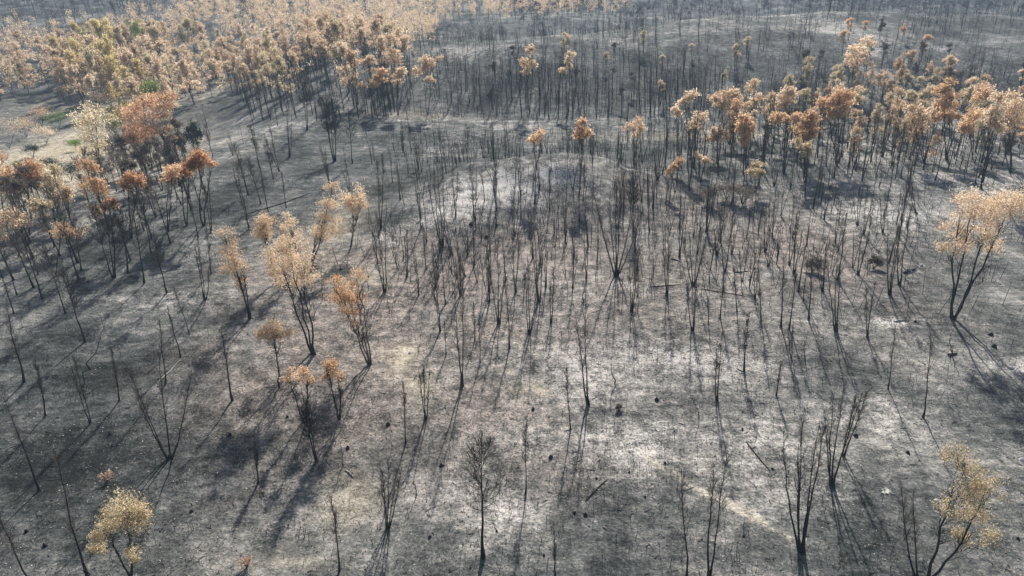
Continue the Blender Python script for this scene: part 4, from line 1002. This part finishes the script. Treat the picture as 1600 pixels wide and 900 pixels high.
# ------------------------------------------------------------------ shrubs
def shrub_proto(r, leaf, seed, n=700, size=.13):
    g = np.random.default_rng(seed); pr = Proto()
    tb = MB(); k = 7
    az = g.random(k) * 6.28
    e = np.stack([np.cos(az) * r * .5, np.sin(az) * r * .5, r * (.7 + .5 * g.random(k))], 1)
    tb.tubes(np.stack([np.tile([0, 0, -.1], (k, 1)), e * .5 + [0, 0, .1], e], 1), np.tile([.05, .03, .012], (k, 1)), 4)
    pr.add('stem', tb.mesh('stem', M['bark']))
    lb = MB(); m = 9
    c = np.concatenate([e, np.array([[0, 0, r * 1.1], [r * .3, 0, r]])])
    leaf_clumps(lb, c, r * g.uniform(.3, .5, len(c)), n, size, g, .1)
    pr.add('crown', lb.mesh('crown', M[leaf]))
    return pr
SHRUB = [
 (15, 232, 24, 'tan', 'large tan dome-shaped shrub at the left frame edge in the straw field'), (42, 214, 15, 'tan', 'tan shrub behind the large dome-shaped one'), (73, 224, 13, 'tan', 'small tan round shrub on one stem amid the straw field'),
 (92, 205, 14, 'green', 'shrub with a bright green crown in the straw field'), (66, 196, 13, 'orange', 'brownish shrub left of the green-crowned one'), (2, 262, 10, 'tan', 'tan shrub cut by the left frame edge'),
 (130, 250, 10, 'cream', 'thin cream shrub beside the tall translucent tree'), (83, 270, 12, 'evergreen', 'dark olive shrub low in the straw field'), (112, 282, 13, 'evergreen', 'dark green shrub right of the pale cream tree'),
 (168, 285, 14, 'grey', 'sooty grey shrub under the broad rust-orange tree'), (195, 268, 16, 'grey', 'wide sooty shrub left below the broad rust-orange tree'), (270, 245, 12, 'grey', 'sooty shrub beside the small dark evergreen'),
 (52, 246, 9, 'evergreen', 'low dark green shrub in the middle of the straw field'), (118, 236, 9, 'green', 'low bright green shrub left of the tall translucent tree'), (34, 272, 9, 'olive', 'yellow-green shrub in the near part of the straw field'),
 (5, 255, 6, 'evergreen', 'little dark shrub beside the cut tan shrub'), (168, 752, 11, 'pink', 'small pinkish dead shrub on the dark slope above the cream-leaved tree'), (967, 640, 4, 'grey', 'low sooty tuft in the centre of the clearing'),
 (386, 886, 12, 'pink', 'spindly reddish dead shrub at the bottom edge'), (1135, 312, 13, 'grey', 'big sooty bush in the hollow below the tan belt'), (1160, 320, 14, 'grey', 'sooty bush at the left of the burnt thicket'),
 (1105, 318, 12, 'grey', 'sooty bush left of the big one in the hollow'), (1270, 425, 10, 'grey', 'small sooty bush inside the burnt thicket'), (1365, 420, 9, 'grey', 'small sooty bush left of the three-stemmed coppice'),
]
for i, (px, py, r, leaf, lab) in enumerate(SHRUB):
    p = ground_at(px, py)
    rm = (1.3 if py < 300 else 1.4 if leaf == 'grey' else 1.0) * r / F_PX * np.linalg.norm(p - np.array([0, 0, CAM_H]))
    nn = 260 if leaf in ('pink',) else 1500
    place('dry_shrub', shrub_proto(rm, leaf, 900 + i, nn, .08 if py > 600 else .13), p, label=lab, cat='shrub', group='shrubs')

# ------------------------------------------------------------------ stumps, logs, stones
STUMP = [
 (1008, 777, 'black stump dot in the middle of the dark lower patch'), (1039, 724, 'round black stump where the pale trail begins'), (833, 640, 'black stump left of the single dark stem'), (860, 715, 'small black stump left of the slanting dark log'),
 (898, 802, 'left of two black stumps below the slanting dark log'), (915, 805, 'right of two black stumps below the slanting dark log'), (1162, 838, 'black stump beside the lower end of the pale trail'), (1026, 625, 'black stump right of the sooty tuft'),
 (850, 868, 'black stump near the bottom edge right of the broom-topped tree'), (932, 748, 'small stump at the upper end of the slanting dark log'), (672, 839, 'black stump left of the broom-topped tree'), (776, 830, 'small black stump just right of the broom-topped tree'),
 (690, 728, 'black stump under the long shadow of the forked stem'), (533, 422, 'thick black stump left of the rust-brown bush'), (1418, 708, 'brown-black stump above the white ash spot'), (1337, 681, 'black stump behind the leaning two-stemmed coppice'),
 (1207, 733, 'small double stump left of the tallest coppice'), (1590, 842, 'black stump near the bottom right corner'), (172, 679, 'small black stump on the dark slope left of the spreading coppice'), (176, 697, 'black stump just below another left of the spreading coppice'),
 (359, 680, 'black stump right of the spreading coppice'), (300, 799, 'broken black stump below the spreading coppice'), (70, 853, 'black stump near the bottom left corner'), (42, 831, 'small stump beside a pale flake, bottom left'),
 (1548, 523, 'black stump in the big tree\'s shadow'), (1553, 542, 'larger black stump in the big tree\'s shadow'), (1430, 503, 'broken stump beside the white ash streak'), (735, 888, 'reddish-black stump left of the broom-topped tree\'s foot'),
 (1160, 671, 'tiny stump at the upper end of the right dark log'), (449, 652, 'small reddish stump below the faint pinkish crown'), (606, 664, 'small black stump left of the three thin stems'), (760, 372, 'black stump under the knoll'),
 (736, 351, 'black stump on the knoll beside two stems'), (776, 352, 'black stump at the foot of the tall single knoll stem'), (983, 738, 'tiny stump right of the slanting dark log'), (543, 700, 'small stump in the shaded hollow'),
]
for i, (px, py, lab) in enumerate(STUMP):
    g = np.random.default_rng(1500 + i)
    p = ground_at(px, py)
    r = float(np.clip(3.2 / F_PX * np.linalg.norm(p - np.array([0, 0, CAM_H])), .1, .35)) * g.uniform(.7, 1.25)
    o = link('charred_stump', stool_mesh(r, g, 'charred_stump'), None, p, g.uniform(0, 6))
    tag(o, lab, 'stump', 'charred stumps on the ground')

def log(a, b, r, mat, lab, seed, lift=0.0, branches=2):
    g = np.random.default_rng(seed)
    A, B = ground_at(*a), ground_at(*b)
    k = 9; t = np.linspace(0, 1, k)[:, None]
    P = A + (B - A) * t
    P[:, :2] += np.cumsum(g.normal(0, .03, (k, 2)), 0)
    P[:, 2] = hgt(P[:, 0], P[:, 1]) + r * .7 + lift
    P0 = P - P[0]
    mb = MB(); R = r * (1.05 - .5 * t[:, 0]) * g.uniform(.85, 1.1, k); R[0] *= .3; R[-1] *= .3
    mb.tubes(P0, R, 7)
    e = bpy.data.objects.new('fallen_log', None); COL.objects.link(e); e.location = [float(c) for c in P[0]]
    link('trunk', mb.mesh('fallen_log', M[mat], True), e)
    for j in range(branches):
        s = P0[2 + 2 * j]; d = unit(np.append(g.normal(0, 1, 2), .5)) * r * 7
        bb = MB(); bb.tubes(np.stack([s, s + d * .5, s + d + [0, 0, .1]]), np.array([r * .4, r * .28, r * .1]), 5)
        link('branch', bb.mesh('branch', M[mat]), e)
    tag(e, lab, 'log', 'fallen trunks and poles')
for i, l in enumerate([
 ((914, 783), (947, 748), .075, 'bark', 'slanting dark log lying on pale ash, left of the pale trail'), ((1165, 690), (1199, 736), .07, 'bark', 'thin dark log lying on the pale ash right of centre'),
 ((246, 600), (283, 559), .09, 'wood_grey', 'pale fallen pole on the dark left slope'), ((540, 735), (553, 746), .07, 'wood_grey', 'small pale pole in the shaded hollow'),
 ((1015, 449), (1066, 446), .07, 'bark', 'horizontal fallen pole at the foot of two stems'), ((1095, 451), (1168, 464), .06, 'bark', 'long thin fallen pole behind the single dark stem'),
 ((1148, 426), (1172, 423), .09, 'bark', 'short fallen pole right of the wide V-shaped pair'), ((385, 336), (488, 302), .11, 'bark', 'long dark fallen log across the grey flat'),
 ((1150, 575), (1165, 583), .06, 'wood_grey', 'small pale stick beside the narrow V of two stems'), ((1048, 405), (1062, 408), .1, 'bark', 'short dark log right of the fan-shaped coppice'),
 ((1395, 503), (1418, 500), .10, 'wood_grey', 'ash-white log along the white streak'), ((1480, 556), (1495, 553), .16, 'bark', 'short black log at the foot of the post-like snag'),
 ((1410, 428), (1432, 420), .22, 'bark', 'black log lying beside the white boulder')]):
    log(*l, 1700 + i)

def stone_mesh(r, g):
    mb = MB(); k = 6
    P = np.stack([np.zeros(k), np.zeros(k), np.linspace(-.3 * r, .62 * r, k)], 1)
    mb.tubes(P, r * np.array([1.0, 1.1, 1.0, .82, .5, .08]), 9)
    m = mb.mesh('stone', M['stone'])
    co = np.zeros(len(m.vertices) * 3, np.float32); m.vertices.foreach_get('co', co); co = co.reshape(-1, 3)
    co *= np.array([1.2, .85, 1], np.float32)
    co += g.normal(0, r * .1, co.shape).astype(np.float32)
    m.vertices.foreach_set('co', co.ravel()); return m
for i, (px, py, r, lab) in enumerate([
 (1418, 424, .55, 'white-topped boulder on the flat behind the three-stemmed coppice'), (1440, 415, .35, 'smaller pale boulder right of the white-topped one'), (1465, 783, .22, 'small white stone right of the white ash spot'),
 (1550, 688, .2, 'small pale stone on the right slope'), (1580, 575, .3, 'pale stone in the shade at the right edge'), (1596, 718, .2, 'pale stone touching the right frame edge'), (805, 692, .14, 'small pale stone left of the single black-footed stem'),
 (1090, 637, .15, 'small pale stone beside the knee-high stub'), (640, 552, .2, 'pale stone on the cream streak'), (1228, 428, .2, 'bright small stone inside the burnt thicket')]):
    g = np.random.default_rng(1900 + i); p = ground_at(px, py)
    tag(link('stone', stone_mesh(r, g), None, p, g.uniform(0, 3)), lab, 'stone', 'stones on the burnt ground')

# ------------------------------------------------------------------ what nobody could count
def ground_stuff():
    g = np.random.default_rng(77)
    n = 110000
    y = 26 + 120 * g.random(n) ** 1.25; x = g.uniform(-1, 1, n) * (30 + y * .8)
    keep = vnoise(x / 4, y / 4, 31) + vnoise(x / 1.3, y / 1.3, 32) * .6 + g.normal(0, .4, n) > -0.1
    x, y = x[keep], y[keep]; n = len(x)
    C = np.stack([x, y, hgt(x, y) + .03], 1)
    u = unit(np.stack([g.normal(0, 1, n), g.normal(0, 1, n), g.normal(0, .35, n)], 1))
    v = unit(np.cross(u, unit(np.stack([g.normal(0, .35, n), g.normal(0, .35, n), np.ones(n)], 1))))
    s = g.uniform(.035, .11, n)
    mb = MB(); mb.quads(C, u * s[:, None], v * (s * .45)[:, None], np.clip(g.normal(.5, .34, n), .02, .98))
    tag(link('leaf_litter', mb.mesh('leaf_litter', M['litter'])), 'scorched leaf flakes strewn over the ground', 'litter', kind='stuff')
    n = 11000
    x = g.uniform(-1, 1, n); y = 26 + 130 * g.random(n) ** 1.2; x *= 30 + y * .8
    an = g.uniform(0, 6.28, n); L = g.uniform(.06, .3, n) * np.where(g.random(n) < .03, 2.2, 1)
    dx, dy = np.cos(an) * L, np.sin(an) * L
    A_ = np.stack([x - dx, y - dy, hgt(x - dx, y - dy) + .03], 1); B_ = np.stack([x + dx, y + dy, hgt(x + dx, y + dy) + .05], 1)
    M_ = (A_ + B_) / 2; M_[:, :2] += g.normal(0, .04, (n, 2)); M_[:, 2] = hgt(M_[:, 0], M_[:, 1]) + .05
    w = g.uniform(.012, .035, n)
    mb = MB(); mb.tubes(np.stack([A_, M_, B_], 1), np.stack([w, w * .9, w * .4], 1), 3)
    tag(link('charred_debris', mb.mesh('charred_debris', M['twig_dark'])), 'broken charred twigs lying all over the ground', 'debris', kind='stuff')
    n = 16000
    y = 26 + 150 * g.random(n) ** 1.1; x = g.uniform(-1, 1, n) * (30 + y * .8)
    keep = vnoise(x / 7, y / 7, 41) + g.normal(0, .3, n) > 0
    x, y = x[keep], y[keep]; n = len(x)
    x = np.concatenate([x, g.uniform(-25, 95, 1500)]); y = np.concatenate([y, g.uniform(72, 170, 1500)]); n = len(x)
    o = np.stack([x, y, hgt(x, y) - .05], 1)
    h = g.uniform(.25, 1.3, n); h[-1500:] = g.uniform(1.2, 4.2, 1500)
    d = np.stack([g.normal(-.05, .13, n), g.normal(0, .13, n), np.ones(n)], 1) * h[:, None]
    mb = MB(); mb.tubes(np.stack([o, o + d * .5, o + d + g.normal(0, .05, (n, 3))], 1), np.stack([.013 + h * .010, .010 + h * .007, np.full(n, .005)], 1), 3)
    tag(link('burnt_undergrowth', mb.mesh('burnt_undergrowth', M['twig_dark'])), 'thin burnt shrub stalks standing all over the ground', 'undergrowth', kind='stuff')
    # straw in the side valley and on a few pale patches
    pts = []
    for (px, py, sx, sy, k) in [(90, 240, 8, 10, 5000), (150, 265, 6, 8, 2500), (200, 155, 9, 12, 2500), (30, 300, 6, 6, 1200)]:
        c = ground_at(px, py)
        pts.append(np.stack([c[0] + g.normal(0, sx, k), c[1] + g.normal(0, sy, k)], 1))
    q = np.concatenate(pts); n = len(q)
    o = np.stack([q[:, 0], q[:, 1], hgt(q[:, 0], q[:, 1])], 1)
    d = np.stack([g.normal(0, .5, n), g.normal(0, .5, n), np.ones(n)], 1) * g.uniform(.1, .3, n)[:, None]
    w = unit(np.stack([g.normal(0, 1, n), g.normal(0, 1, n), np.zeros(n)], 1)) * .045
    mb = MB(); mb.quads(o + d * .5, d * .6, w, np.clip(g.normal(.5, .2, n), .02, .98))
    tag(link('dry_grass', mb.mesh('dry_grass', M['straw'])), 'straw-coloured dry grass in the side valley and on pale patches', 'grass', kind='stuff')
ground_stuff()

# ------------------------------------------------------------------ haze
def haze():
    m, nt, out = new_mat('haze')
    pv = nt.nodes.new('ShaderNodeVolumePrincipled')
    pv.inputs['Color'].default_value = (0.58, 0.78, 1.0, 1)
    pv.inputs['Density'].default_value = 0.0003
    pv.inputs['Anisotropy'].default_value = 0.0
    nt.links.new(pv.outputs[0], out.inputs['Volume'])
    z0 = float(GZ.min()) - 1.0; z1 = max(float(GZ.max()) + 16, CAM_H + 6)
    x0, x1 = float(gx[0]) - 5, float(gx[-1]) + 5; y0, y1 = float(gy[0]) - 5, float(gy[-1]) + 5
    v = [(x, y, z) for z in (z0, z1) for y in (y0, y1) for x in (x0, x1)]
    f = [(0, 2, 3, 1), (4, 5, 7, 6), (0, 1, 5, 4), (2, 6, 7, 3), (0, 4, 6, 2), (1, 3, 7, 5)]
    me = bpy.data.meshes.new('haze'); me.from_pydata(v, [], f); me.materials.append(m)
    tag(link('haze', me), kind='stuff')
haze()
